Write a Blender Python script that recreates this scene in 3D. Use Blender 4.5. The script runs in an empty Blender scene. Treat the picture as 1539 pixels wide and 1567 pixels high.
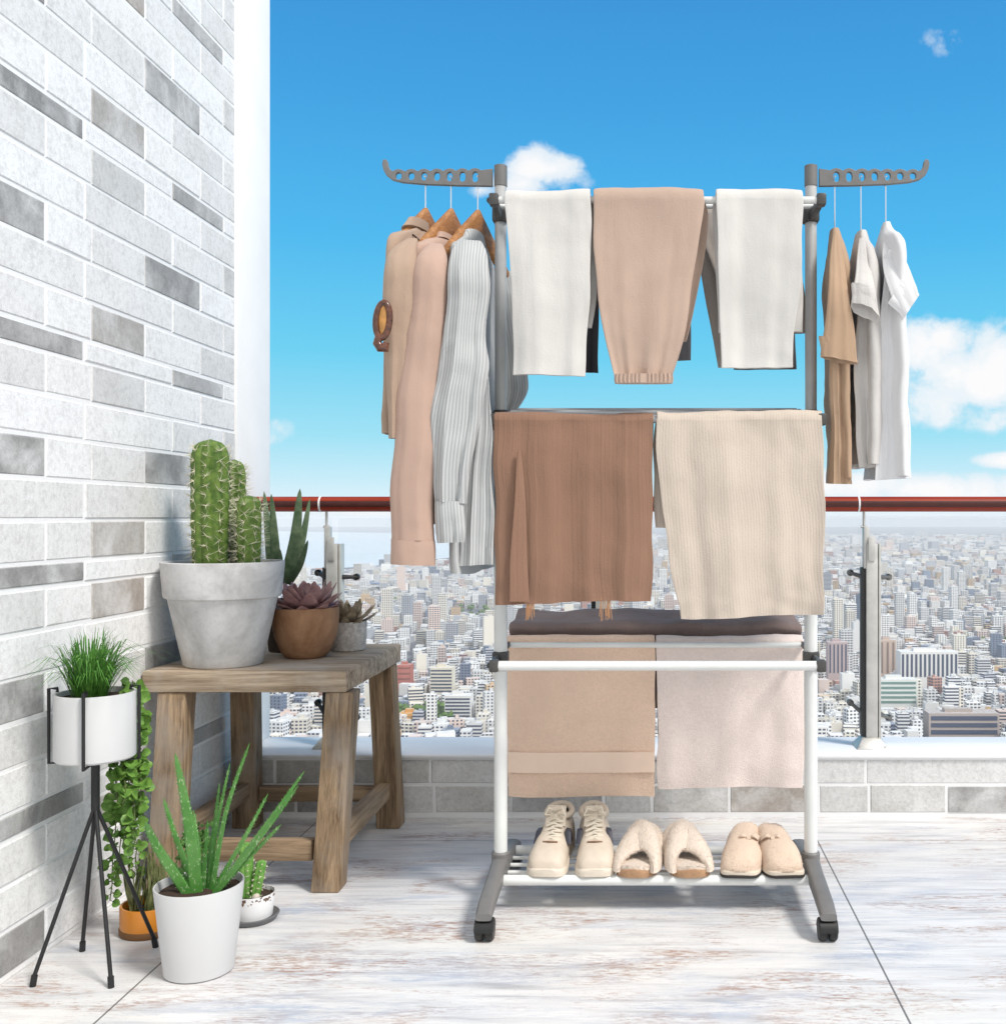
import bpy, bmesh, math, random
from mathutils import Vector, Matrix, noise as mnoise
R = random.Random(7)
PI = math.pi
sc = bpy.context.scene
col = sc.collection

# ------------------------------------------------------------------ frame of reference
F, CX, CY, H = 1600.0, 999.0, 791.0, 0.95      # focal length in photo pixels, vanishing point, eye height
def P(px, py, Y):
    return Vector(((px - CX) * Y / F, Y, H - (py - CY) * Y / F))
def XP(px, Y): return (px - CX) * Y / F
def ZP(py, Y): return H - (py - CY) * Y / F
WX = -1.3148          # plane of the left brick wall
D = 3.297             # front plane of the low wall

# ------------------------------------------------------------------ tagging
def tag(o, label=None, cat=None, group=None, kind=None):
    if label: o['label'] = label
    if cat: o['category'] = cat
    if group: o['group'] = group
    if kind: o['kind'] = kind
    return o
def empty(name, loc, label=None, cat=None, group=None):
    o = bpy.data.objects.new(name, None); col.objects.link(o)
    o.location = loc; o.empty_display_size = 0.05
    return tag(o, label, cat, group)
def origin_of(p):
    v = Vector((0, 0, 0))
    while p is not None:
        v += p.location; p = p.parent
    return v
def kids(o): return list(o.children)
def copy_tree(o, parent=None):
    c = o.copy(); col.objects.link(c); c.parent = parent
    for ch in kids(o): copy_tree(ch, c)
    return c

# ------------------------------------------------------------------ materials
MATS = {}
def new_mat(name):
    m = bpy.data.materials.new(name); m.use_nodes = True
    nt = m.node_tree; b = nt.nodes['Principled BSDF']
    return m, nt, b
def N(nt, typ, **kw):
    n = nt.nodes.new(typ)
    for k, v in kw.items(): setattr(n, k, v)
    return n
def L(nt, a, b): nt.links.new(a, b)
def math_(nt, op, a, b=None, c=None, clamp=False):
    n = nt.nodes.new('ShaderNodeMath'); n.operation = op; n.use_clamp = clamp
    for i, v in enumerate((a, b, c)):
        if v is None: continue
        if isinstance(v, (int, float)): n.inputs[i].default_value = v
        else: nt.links.new(v, n.inputs[i])
    return n.outputs[0]
def mixc(nt, fac, a, b, mode='MIX'):
    n = nt.nodes.new('ShaderNodeMix'); n.data_type = 'RGBA'; n.blend_type = mode
    for i, v in ((0, fac), (6, a), (7, b)):
        if isinstance(v, (int, float)): n.inputs[i].default_value = v
        elif isinstance(v, tuple): n.inputs[i].default_value = (*v[:3], 1)
        else: nt.links.new(v, n.inputs[i])
    return n.outputs[2]
def ramp(nt, fac, stops):
    n = nt.nodes.new('ShaderNodeValToRGB')
    el = n.color_ramp.elements
    while len(el) < len(stops): el.new(0.5)
    for e, (p, c) in zip(el, stops):
        e.position = p
        e.color = (*c, 1) if isinstance(c, tuple) else (c, c, c, 1)
    nt.links.new(fac, n.inputs[0])
    return n.outputs[0]
def coords(nt, scale=(1, 1, 1), rot=(0, 0, 0), out='Object'):
    tc = nt.nodes.new('ShaderNodeTexCoord'); mp = nt.nodes.new('ShaderNodeMapping')
    mp.inputs['Scale'].default_value = scale; mp.inputs['Rotation'].default_value = rot
    nt.links.new(tc.outputs[out], mp.inputs[0]); return mp.outputs[0]
def noise(nt, vec, scale, detail=3, rough=0.5, dist=0.0):
    n = nt.nodes.new('ShaderNodeTexNoise')
    n.inputs['Scale'].default_value = scale; n.inputs['Detail'].default_value = detail
    n.inputs['Roughness'].default_value = rough; n.inputs['Distortion'].default_value = dist
    if vec is not None: nt.links.new(vec, n.inputs['Vector'])
    return n.outputs[0]
def bump(nt, bsdf, h, strength=0.3, dist=0.002):
    n = nt.nodes.new('ShaderNodeBump'); n.inputs['Strength'].default_value = strength
    n.inputs['Distance'].default_value = dist
    nt.links.new(h, n.inputs['Height']); nt.links.new(n.outputs[0], bsdf.inputs['Normal'])
def plain(name, c, rough=0.5, metal=0.0, var=0.12, vs=14, coat=0.0, bmp=0.0):
    m, nt, b = new_mat(name)
    v = coords(nt)
    n = noise(nt, v, vs, 4, 0.6)
    L(nt, ramp(nt, n, [(0.25, tuple(max(0, x * (1 - var)) for x in c)), (0.75, tuple(min(1, x * (1 + var)) for x in c))]), b.inputs['Base Color'])
    r2 = math_(nt, 'MULTIPLY_ADD', n, 0.2, rough - 0.1)
    L(nt, r2, b.inputs['Roughness'])
    b.inputs['Metallic'].default_value = metal
    if coat: b.inputs['Coat Weight'].default_value = coat; b.inputs['Coat Roughness'].default_value = 0.08
    if bmp: bump(nt, b, noise(nt, v, vs * 8, 3), bmp, 0.002)
    MATS[name] = m; return m
def fabric(name, c, weave=420, bs=0.25, var=0.07, kind=None, c2=None, stripes=0, terry=False):
    m, nt, b = new_mat(name)
    v = coords(nt)
    big = noise(nt, v, 5, 3, 0.55)
    base = ramp(nt, big, [(0.3, tuple(x * (1 - var) for x in c)), (0.7, tuple(min(1, x * (1 + var)) for x in c))])
    if stripes:
        uv = nt.nodes.new('ShaderNodeTexCoord'); sp = nt.nodes.new('ShaderNodeSeparateXYZ')
        L(nt, uv.outputs['UV'], sp.inputs[0])
        s = math_(nt, 'SINE', math_(nt, 'MULTIPLY', sp.outputs[0], stripes))
        f = math_(nt, 'MULTIPLY_ADD', s, 2.2, 0.35, clamp=True)
        base = mixc(nt, f, base, c2)
    if terry:
        t = noise(nt, v, 150, 3, 0.7)
        base = mixc(nt, math_(nt, 'MULTIPLY_ADD', t, 2.2, -0.85, clamp=True), base, tuple(x * 0.86 for x in c))
        uv = nt.nodes.new('ShaderNodeTexCoord'); sp = nt.nodes.new('ShaderNodeSeparateXYZ')
    fine = noise(nt, v, weave, 2, 0.6)
    mid = noise(nt, coords(nt, (16, 16, 3.2)), 1.0, 4, 0.55, 0.5)
    hgt = math_(nt, 'ADD', math_(nt, 'MULTIPLY', fine, 0.5 if not terry else 1.2), math_(nt, 'MULTIPLY', mid, 2.2))
    if kind == 'rib':
        uv2 = nt.nodes.new('ShaderNodeTexCoord'); sp2 = nt.nodes.new('ShaderNodeSeparateXYZ')
        L(nt, uv2.outputs['UV'], sp2.inputs[0])
        wob = math_(nt, 'MULTIPLY_ADD', noise(nt, v, 6, 2), 0.003, sp2.outputs[0])
        s = math_(nt, 'SINE', math_(nt, 'MULTIPLY', wob, 900.0))
        hgt = math_(nt, 'MULTIPLY_ADD', s, 0.09, hgt)
        base = mixc(nt, math_(nt, 'MULTIPLY_ADD', s, 0.07, 0.07, clamp=True), base, tuple(x * 0.8 for x in c))
    if kind == 'cords':
        uv2 = nt.nodes.new('ShaderNodeTexCoord'); sp2 = nt.nodes.new('ShaderNodeSeparateXYZ')
        L(nt, uv2.outputs['UV'], sp2.inputs[0])
        n1 = N(nt, 'ShaderNodeTexNoise'); n1.noise_dimensions = '1D'
        L(nt, math_(nt, 'MULTIPLY', sp2.outputs[0], 1.0), n1.inputs['W'])
        n1.inputs['Scale'].default_value = 110; n1.inputs['Detail'].default_value = 3
        hgt = math_(nt, 'MULTIPLY_ADD', n1.outputs[0], 1.2, hgt)
    L(nt, base, b.inputs['Base Color'])
    b.inputs['Roughness'].default_value = 0.92
    b.inputs['Specular IOR Level'].default_value = 0.15
    b.inputs['Sheen Weight'].default_value = 0.15
    b.inputs['Sheen Roughness'].default_value = 0.5
    bump(nt, b, hgt, bs, 0.004)
    MATS[name] = m; return m
def wood(name, c1, c2, axis='X', scale=1.0, wash=None):
    m, nt, b = new_mat(name)
    s = {'X': (2, 34, 34), 'Y': (34, 2, 34), 'Z': (34, 34, 2)}[axis]
    v = coords(nt, tuple(x * scale for x in s))
    v2 = coords(nt, tuple(x * scale * 3 for x in s))
    n1 = noise(nt, v, 1.0, 6, 0.68, 1.2); n2 = noise(nt, v2, 1.4, 6, 0.75, 0.3)
    f = math_(nt, 'ADD', math_(nt, 'MULTIPLY', n1, 0.65), math_(nt, 'MULTIPLY', n2, 0.35))
    c = ramp(nt, f, [(0.38, c1), (0.5, tuple((a + d) / 2 for a, d in zip(c1, c2))), (0.61, c2)])
    big = noise(nt, coords(nt), 6, 3, 0.6)
    if wash: c = mixc(nt, ramp(nt, big, [(0.48, 0.0), (0.68, 0.65)]), c, wash)
    L(nt, c, b.inputs['Base Color'])
    b.inputs['Roughness'].default_value = 0.72; b.inputs['Specular IOR Level'].default_value = 0.3
    bump(nt, b, f, 0.8, 0.004)
    MATS[name] = m; return m
def leafm(name, c1, c2, vs=40, rough=0.5, axis=None):
    m, nt, b = new_mat(name)
    n = noise(nt, coords(nt), vs, 3, 0.6)
    L(nt, ramp(nt, n, [(0.3, c1), (0.7, c2)]), b.inputs['Base Color'])
    b.inputs['Roughness'].default_value = rough; b.inputs['Specular IOR Level'].default_value = 0.3
    b.inputs['Subsurface Weight'].default_value = 0.0
    bump(nt, b, n, 0.3, 0.002)
    MATS[name] = m; return m

# ------------------------------------------------------------------ mesh builder
class MB:
    def __init__(s): s.v = []; s.f = []; s.uv = {}; s.mi = []; s.c = []; s.cur = 0; s.curc = None
    def add(s, vs, fs, uvs=None):
        o = len(s.v); s.v += [tuple(x) for x in vs]
        for i, f in enumerate(fs):
            s.f.append(tuple(o + k for k in f)); s.mi.append(s.cur); s.c.append(s.curc)
        if uvs:
            for i, q in enumerate(uvs): s.uv[o + i] = q
    def box(s, lo, hi, bev=0.0):
        x0, y0, z0 = lo; x1, y1, z1 = hi
        if bev <= 0:
            vs = [(x, y, z) for z in (z0, z1) for x, y in ((x0, y0), (x1, y0), (x1, y1), (x0, y1))]
            s.add(vs, [(3, 2, 1, 0), (4, 5, 6, 7), (0, 1, 5, 4), (1, 2, 6, 5), (2, 3, 7, 6), (3, 0, 4, 7)]); return
        bm = bmesh.new()
        bmesh.ops.create_cube(bm, size=1)
        for v in bm.verts:
            v.co = Vector((x0 + (v.co.x + .5) * (x1 - x0), y0 + (v.co.y + .5) * (y1 - y0), z0 + (v.co.z + .5) * (z1 - z0)))
        bmesh.ops.bevel(bm, geom=bm.edges[:], offset=bev, segments=2, profile=0.5, affect='EDGES')
        s.from_bm(bm)
    def from_bm(s, bm):
        bm.verts.index_update()
        s.add([v.co for v in bm.verts], [[v.index for v in f.verts] for f in bm.faces]); bm.free()
    def hexa(s, bot, top, bev=0.0):
        bm = bmesh.new()
        vs = [bm.verts.new(p) for p in list(bot) + list(top)]
        for f in ((3, 2, 1, 0), (4, 5, 6, 7), (0, 1, 5, 4), (1, 2, 6, 5), (2, 3, 7, 6), (3, 0, 4, 7)): bm.faces.new([vs[i] for i in f])
        bmesh.ops.recalc_face_normals(bm, faces=bm.faces[:])
        if bev: bmesh.ops.bevel(bm, geom=bm.edges[:], offset=bev, segments=2, profile=0.5, affect='EDGES')
        s.from_bm(bm)
    def tube(s, pts, r, n=12, cap=True, flat=None):
        pts = [Vector(p) for p in pts]; m = len(pts)
        rs = r if isinstance(r, (list, tuple)) else [r] * m
        t0 = (pts[1] - pts[0]).normalized()
        up = Vector((0, 0, 1)) if abs(t0.z) < 0.9 else Vector((0, 1, 0))
        a = t0.cross(up).normalized(); vs = []
        for i, p in enumerate(pts):
            t = (pts[min(i + 1, m - 1)] - pts[max(i - 1, 0)]).normalized()
            a = (a - t * a.dot(t)).normalized(); b = t.cross(a)
            for k in range(n):
                th = 2 * PI * k / n
                vs.append(p + (a * math.cos(th) + b * math.sin(th)) * rs[i])
        fs = [(i * n + k, i * n + (k + 1) % n, (i + 1) * n + (k + 1) % n, (i + 1) * n + k) for i in range(m - 1) for k in range(n)]
        if cap: fs += [tuple(range(n - 1, -1, -1)), tuple((m - 1) * n + k for k in range(n))]
        s.add(vs, fs)
    def lathe(s, prof, c=(0, 0, 0), n=48, cap0=True, cap1=False, sq=None):
        vs = []; m = len(prof)
        for r, z in prof:
            for k in range(n):
                th = 2 * PI * k / n
                vs.append((c[0] + r * math.cos(th), c[1] + r * math.sin(th), c[2] + z))
        fs = [(i * n + k, i * n + (k + 1) % n, (i + 1) * n + (k + 1) % n, (i + 1) * n + k) for i in range(m - 1) for k in range(n)]
        if cap0: fs.append(tuple(range(n - 1, -1, -1)))
        if cap1: fs.append(tuple((m - 1) * n + k for k in range(n)))
        s.add(vs, fs)
    def rings(s, rings, cap=True, closed=False, uvs=None):
        n = len(rings[0]); m = len(rings)
        vs = [p for r in rings for p in r]
        fs = [(i * n + k, i * n + (k + 1) % n, (i + 1) * n + (k + 1) % n, (i + 1) * n + k) for i in range(m - 1) for k in range(n)]
        if cap: fs += [tuple(range(n - 1, -1, -1)), tuple((m - 1) * n + k for k in range(n))]
        s.add(vs, fs, [q for r in uvs for q in r] if uvs else None)
    def build(s, name, mat, parent=None, smooth=True, subsurf=0, angle=40):
        off = origin_of(parent)
        me = bpy.data.meshes.new(name)
        me.from_pydata([(x - off.x, y - off.y, z - off.z) for x, y, z in s.v], [], s.f)
        for m in (mat if isinstance(mat, (list, tuple)) else [mat]): me.materials.append(m)
        if any(s.mi): me.polygons.foreach_set('material_index', s.mi)
        if any(c is not None for c in s.c):
            at = me.color_attributes.new('tint', 'FLOAT_COLOR', 'CORNER')
            data = []
            for f, c in zip(s.f, s.c): data += list(c or (1, 1, 1, 1)) * len(f)
            at.data.foreach_set('color', data)
        if s.uv:
            ul = me.uv_layers.new(name='UVMap')
            for l in me.loops: ul.data[l.index].uv = s.uv.get(l.vertex_index, (0, 0))
        bm = bmesh.new(); bm.from_mesh(me); bmesh.ops.recalc_face_normals(bm, faces=bm.faces[:]) if len(s.f) < 30000 else None
        bm.to_mesh(me); bm.free()
        if smooth:
            me.polygons.foreach_set('use_smooth', [True] * len(me.polygons))
            try: me.set_sharp_from_angle(angle=math.radians(angle))
            except Exception: pass
        o = bpy.data.objects.new(name, me); col.objects.link(o)
        if parent is not None: o.parent = parent
        if subsurf:
            md = o.modifiers.new('sub', 'SUBSURF'); md.levels = subsurf; md.render_levels = subsurf
        return o

def crom(keys, t):
    """piecewise smooth (monotone-ish) interpolation of tuples; t in 0..1 over keys"""
    n = len(keys) - 1; x = min(max(t, 0), 1) * n; i = min(int(x), n - 1); u = x - i
    p0 = keys[max(i - 1, 0)]; p1 = keys[i]; p2 = keys[i + 1]; p3 = keys[min(i + 2, n)]
    out = []
    for a, b, c, d in zip(p0, p1, p2, p3):
        out.append(0.5 * (2 * b + (c - a) * u + (2 * a - 5 * b + 4 * c - d) * u * u + (3 * b - a - 3 * c + d) * u ** 3))
    return out

def sheet(mb, keys, nrow=44, ncol=26, p=3.0, fold=None, wob=0.0, seed=0.0, cap=True, hollow=0.0):
    """closed flattened tube. keys: (cx,cy,cz, ax,ay, bx,by,bz, a, b): centre, wide axis (horizontal), thin axis, half width, half thickness"""
    rr = []; uu = []; vlen = 0; last = None
    for i in range(nrow + 1):
        v = i / nrow
        k = crom(keys, v)
        C = Vector(k[0:3]); A = Vector((k[3], k[4], k[10] if len(k) > 10 else 0)).normalized(); B = Vector(k[5:8]).normalized(); a = max(k[8], 0.001); b = max(k[9], 0.0008)
        if last is not None: vlen += (C - last).length
        last = C
        ring = []; us = []
        for side in (1, -1):
            for j in range(ncol):
                th = PI * (j / ncol) if side == 1 else PI + PI * (j / ncol)
                u = math.cos(th)
                u = math.copysign(abs(u) ** 0.75, u)
                t = b * max(0.0, 1 - abs(u) ** p) ** (1 / p) * side
                d = fold(u, v, side) if fold else 0.0
                pt = C + A * (a * u) + B * (t + d)
                if wob:
                    q = pt * 9 + Vector((seed, seed * 1.7, seed * .3))
                    pt += (A * mnoise.noise(q) + B * mnoise.noise(q + Vector((31, 7, 3)))) * wob
                    pt.z += mnoise.noise(pt * 5 + Vector((seed * 2.1, 3, 1))) * wob * 1.6 * min(1.0, 2.0 * abs(v - .5))
                    q2 = pt * 30 + Vector((seed, 4, 9))
                    pt += B * mnoise.noise(q2) * wob * 0.35
                ring.append(pt); us.append((a * u * (1 if side > 0 else 1) + (0.003 * side), vlen))
        rr.append(ring); uu.append(us)
    if hollow:
        def cen(r): return sum(r, Vector()) / len(r)
        c1, c0 = cen(rr[-1]), cen(rr[-4]); back = (c0 - c1).normalized()
        for sh, bk_ in ((.06, .0), (.12, .004), (.16, hollow)):
            rr.append([q.lerp(c1, sh) + back * bk_ for q in rr[nrow]]); uu.append(uu[nrow])
    mb.rings(rr, cap=cap, uvs=uu)

def foldf(seed, amp, ks=(3.0, 7.0), topfree=0.15, grow=1.0):
    r = random.Random(seed); ph = [r.uniform(0, 6.28) for _ in range(4)]; dr = [r.uniform(-1.2, 1.2) for _ in range(4)]
    def f(u, v, side):
        g = topfree + (1 - topfree) * (v ** grow)
        return amp * g * (math.sin(ks[0] * u + ph[0] + dr[0] * v) * 0.6 + 0.4 * math.sin(ks[1] * u + ph[1] + dr[1] * v) + 0.15 * math.sin(ks[1] * 2.3 * u + ph[2] + dr[2] * v))
    return f

# ------------------------------------------------------------------ materials used
steel_grey = plain('rack_grey_plastic', (0.17, 0.165, 0.16), 0.5, 0, 0.1, 30)
dark_plastic = plain('rack_dark_plastic', (0.06, 0.058, 0.055), 0.45, 0, 0.1, 30)
alu = plain('rack_grey_tube', (0.54, 0.54, 0.53), 0.38, 0.1, 0.06, 30)
white_tube = plain('rack_white_tube', (0.72, 0.73, 0.71), 0.35, 0.0, 0.04, 20)
rubber = plain('black_rubber', (0.012, 0.012, 0.012), 0.45, 0, 0.2, 40)
white_paint = plain('white_plaster', (0.85, 0.85, 0.845), 0.8, 0, 0.03, 7, bmp=.25)
sill_mat = plain('white_sill', (0.86, 0.86, 0.87), 0.5, 0, 0.02, 8)
black_metal = plain('black_wire', (0.010, 0.010, 0.011), 0.5, 0.0, 0.2, 40)
ceramic = plain('white_ceramic', (0.58, 0.58, 0.58), 0.42, 0, 0.02, 6)
post_steel = plain('brushed_post_steel', (0.56, 0.55, 0.52), 0.4, 0.45, 0.14, 22)
post_dark = plain('dark_post_steel', (0.035, 0.035, 0.035), 0.45, 0.3, 0.2, 22)
chrome = plain('hook_wire', (0.75, 0.76, 0.78), 0.25, 0.7, 0.03, 30)
soil = plain('potting_soil', (0.055, 0.032, 0.02), 0.95, 0, 0.6, 160, bmp=1.0)
hanger_wood = wood('hanger_wood', (0.28, 0.12, 0.04), (0.46, 0.22, 0.085), 'Y', 1.5)
hanger_wood.node_tree.nodes['Principled BSDF'].inputs['Roughness'].default_value = 0.4

# =================================================================== CAMERA
cam = bpy.data.cameras.new('camera'); co = bpy.data.objects.new('camera', cam); col.objects.link(co)
co.location = (0, 0, H); co.rotation_euler = (PI / 2, 0, 0)
cam.sensor_fit = 'HORIZONTAL'; cam.sensor_width = 36; cam.lens = F / 1539 * 36
cam.shift_x = -(CX - 769.5) / 1539; cam.shift_y = (CY - 783.5) / 1539
cam.clip_start = 0.05; cam.clip_end = 40000
sc.camera = co

# =================================================================== LIGHT + SKY
SUN_EL, SUN_AZ = math.radians(51), math.radians(54)     # azimuth from -Y (behind the camera) towards +X
sd = Vector((math.cos(SUN_EL) * math.sin(SUN_AZ), -math.cos(SUN_EL) * math.cos(SUN_AZ), math.sin(SUN_EL)))
sun = bpy.data.lights.new('sun', 'SUN'); sun.energy = 2.9; sun.angle = math.radians(12); sun.color = (1, 0.965, 0.92)
so = bpy.data.objects.new('sun', sun); col.objects.link(so)
so.rotation_euler = (-sd).to_track_quat('-Z', 'Y').to_euler(); so.location = (3, -3, 6)

w = bpy.data.worlds.new('World'); sc.world = w; w.use_nodes = True
nt = w.node_tree; bg = nt.nodes['Background']
sky = N(nt, 'ShaderNodeTexSky'); sky.sky_type = 'NISHITA'; sky.sun_disc = False
sky.sun_elevation = SUN_EL; sky.sun_rotation = math.pi - SUN_AZ
sky.altitude = 250; sky.air_density = 1.0; sky.dust_density = 0.4; sky.ozone_density = 2.0
tc = N(nt, 'ShaderNodeTexCoord'); sp = N(nt, 'ShaderNodeSeparateXYZ'); L(nt, tc.outputs['Generated'], sp.inputs[0])
SKYS = 0.12
# visible band of sky: deep blue falling to pale cyan and white at the horizon
elev = math_(nt, 'MULTIPLY', sp.outputs[2], 1.0)
def lin(*c): return tuple(((x / 255 + 0.055) / 1.055) ** 2.4 if x > 10 else x / 255 / 12.92 for x in c)
EXPO = 0.12
KS = 2 ** -EXPO
band = ramp(nt, elev, [(0.0, lin(235, 246, 252)), (0.03, lin(205, 238, 250)), (0.075, lin(160, 226, 246)), (0.15, lin(112, 209, 243)), (0.25, lin(82, 186, 240)), (0.36, lin(70, 164, 228)), (0.48, lin(60, 146, 214))])
skyc = mixc(nt, 1.0, sky.outputs[0], (SKYS, SKYS, SKYS), 'MULTIPLY')
f_up = N(nt, 'ShaderNodeMapRange'); f_up.interpolation_type = 'SMOOTHSTEP'
f_up.inputs['From Min'].default_value = 0.42; f_up.inputs['From Max'].default_value = 0.75
L(nt, elev, f_up.inputs['Value'])
base = mixc(nt, f_up.outputs[0], band, skyc)
# clouds: soft-edged heaps placed by direction (slope right, slope up)
yy = math_(nt, 'MAXIMUM', sp.outputs[1], 0.02)
U = math_(nt, 'DIVIDE', sp.outputs[0], yy); V = math_(nt, 'DIVIDE', sp.outputs[2], yy)
cmb = N(nt, 'ShaderNodeCombineXYZ'); L(nt, U, cmb.inputs[0]); L(nt, V, cmb.inputs[1])
n1 = noise(nt, cmb.outputs[0], 26, 8, 0.62, 0.15)
n2 = noise(nt, cmb.outputs[0], 9, 3, 0.5)
CL = [(815, 255, 40, 32, 1), (845, 262, 48, 28, .8), (800, 280, 45, 24, .8), (880, 278, 34, 16, .3), (745, 292, 36, 13, .35), (1410, 535, 60, 42, .9), (1445, 520, 50, 32, .9), (1480, 580, 90, 50, 1), (1530, 560, 60, 60, 1), (1450, 620, 75, 36, .6), (1510, 640, 60, 26, .5),
      (1442, 66, 36, 24, .42), (420, 662, 30, 26, .45), (445, 682, 36, 12, .2), (468, 728, 20, 9, .2), (1540, 705, 50, 12, .8), (1330, 742, 90, 24, .8), (1440, 752, 130, 26, 1), (1560, 748, 80, 22, .8), (640, 785, 300, 14, .6), (1260, 742, 70, 26, .8), (1000, 780, 300, 16, .6)]
acc = None
for (px, py, rx, ry, wgt) in CL:
    du = math_(nt, 'MULTIPLY_ADD', U, F / rx, -(px - CX) / rx)
    dv = math_(nt, 'MULTIPLY_ADD', V, F / ry, -(CY - py) / ry)
    d = math_(nt, 'ADD', math_(nt, 'MULTIPLY', du, du), math_(nt, 'MULTIPLY', dv, dv))
    g = math_(nt, 'MULTIPLY', math_(nt, 'POWER', 2.718, math_(nt, 'MULTIPLY', d, -0.9)), wgt)
    acc = g if acc is None else math_(nt, 'MAXIMUM', acc, g)
den = math_(nt, 'ADD', acc, math_(nt, 'MULTIPLY_ADD', n1, 1.5, -0.78))
den = math_(nt, 'MULTIPLY', den, math_(nt, 'MULTIPLY', acc, 3.0, clamp=True))
cm = ramp(nt, den, [(0.1, 0.0), (0.5, 0.88), (0.9, 1.0)])
front = math_(nt, 'GREATER_THAN', sp.outputs[1], 0.05)
cm = math_(nt, 'MULTIPLY', cm, front)
cc = ramp(nt, math_(nt, 'ADD', math_(nt, 'MULTIPLY', den, 0.55), math_(nt, 'MULTIPLY', n2, 0.5)), [(0.25, lin(222, 238, 248)), (0.75, lin(252, 252, 253))])
final = mixc(nt, cm, base, cc)
final = mixc(nt, 1.0, final, (KS, KS, KS), 'MULTIPLY')
# broken white cloud added out of view, overhead and behind the camera, to fill shadows
ov = N(nt, 'ShaderNodeMapRange'); ov.interpolation_type = 'SMOOTHSTEP'; ov.inputs['From Min'].default_value = 0.10; ov.inputs['From Max'].default_value = -0.30
L(nt, math_(nt, 'SUBTRACT', sp.outputs[1], math_(nt, 'MULTIPLY', math_(nt, 'MAXIMUM', sp.outputs[2], 0.0), 0.25)), ov.inputs['Value'])
nb = noise(nt, tc.outputs['Generated'], 2.6, 5, 0.6)
cov = math_(nt, 'MULTIPLY', ov.outputs[0], ramp(nt, nb, [(0.32, 0.35), (0.55, 1.0)]))
final = mixc(nt, cov, final, (0.97, 0.965, 0.945))
L(nt, final, bg.inputs[0]); bg.inputs[1].default_value = 1.0
sc.view_settings.view_transform = 'Standard'; sc.view_settings.look = 'None'
sc.view_settings.exposure = EXPO; sc.view_settings.gamma = 1

# =================================================================== FLOOR
def floor_mat():
    m, nt, b = new_mat('whitewashed_wood_tile')
    v1 = coords(nt, (0.9, 7, 1)); v2 = coords(nt, (2.2, 22, 1)); v3 = coords(nt, (22, 110, 1)); vb = coords(nt, (1.0, 2.4, 1))
    sp = N(nt, 'ShaderNodeSeparateXYZ'); tc = N(nt, 'ShaderNodeTexCoord'); L(nt, tc.outputs['Object'], sp.inputs[0])
    base = ramp(nt, noise(nt, v2, 1.6, 6, 0.65, 0.4), [(0.30, (0.44, 0.44, 0.45)), (0.43, (0.64, 0.635, 0.635)), (0.58, (0.75, 0.74, 0.73))])
    patch = noise(nt, vb, 2.3, 3, 0.55, 0.8)
    patch2 = noise(nt, coords(nt, (1.0, 3.2, 1), (0, 0, 0.02)), 1.9, 3, 0.55, 0.6)
    fine = noise(nt, v3, 1.4, 6, 0.75, 0.2)
    mid = noise(nt, v1, 3.1, 7, 0.7, 1.1)
    brown = math_(nt, 'MULTIPLY', ramp(nt, patch, [(0.47, 0.0), (0.61, 1.0)]), ramp(nt, math_(nt, 'ADD', math_(nt, 'MULTIPLY', fine, 0.65), math_(nt, 'MULTIPLY', mid, 0.35)), [(0.49, 0.0), (0.57, 0.9)]))
    blue = math_(nt, 'MULTIPLY', ramp(nt, patch2, [(0.47, 0.0), (0.62, 1.0)]), ramp(nt, math_(nt, 'ADD', math_(nt, 'MULTIPLY', mid, .6), math_(nt, 'MULTIPLY', fine, .4)), [(0.46, 0.0), (0.58, 0.72)]))
    cream = ramp(nt, noise(nt, vb, 1.2, 3, 0.5), [(0.5, 0.0), (0.7, 0.5)])
    c = mixc(nt, cream, base, (0.80, 0.77, 0.70))
    c = mixc(nt, blue, c, (0.36, 0.42, 0.53))
    c = mixc(nt, brown, c, (0.38, 0.22, 0.15))
    grit = noise(nt, coords(nt, (60, 60, 1)), 2.0, 3, .7); blot = noise(nt, coords(nt, (1.6, 2.4, 1)), 1.3, 4, .6)
    c = mixc(nt, math_(nt, 'MULTIPLY', ramp(nt, grit, [(.60, 0.0), (.70, .55)]), ramp(nt, blot, [(.42, .15), (.62, 1.0)])), c, (0.30, 0.27, 0.25))
    c = mixc(nt, ramp(nt, blot, [(.50, 0.0), (.72, .22)]), c, (0.42, 0.41, 0.42))
    def line(ax, x0, wd):
        return math_(nt, 'LESS_THAN', math_(nt, 'ABSOLUTE', math_(nt, 'SUBTRACT', sp.outputs[ax], x0)), wd)
    g = None
    for ax, x0, wd in ((0, -1.047, .0022), (0, 0.482, .0022), (0, 2.01, .0022), (1, 3.065, .0016), (1, 1.56, .0022)):
        l = line(ax, x0, wd); g = l if g is None else math_(nt, 'MAXIMUM', g, l)
    c = mixc(nt, math_(nt, 'MULTIPLY', g, 0.85), c, (0.10, 0.095, 0.09))
    L(nt, c, b.inputs['Base Color'])
    L(nt, math_(nt, 'MULTIPLY_ADD', mid, 0.25, 0.28), b.inputs['Roughness'])
    b.inputs['Specular IOR Level'].default_value = 0.4
    bump(nt, b, math_(nt, 'SUBTRACT', fine, math_(nt, 'MULTIPLY', g, 2.0)), 0.25, 0.0015)
    return m
mb = MB(); mb.box((WX - 0.3, -1.5, -0.25), (4.5, D + 0.27, 0.0))
tag(mb.build('floor', floor_mat(), smooth=False), kind='structure')

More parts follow.
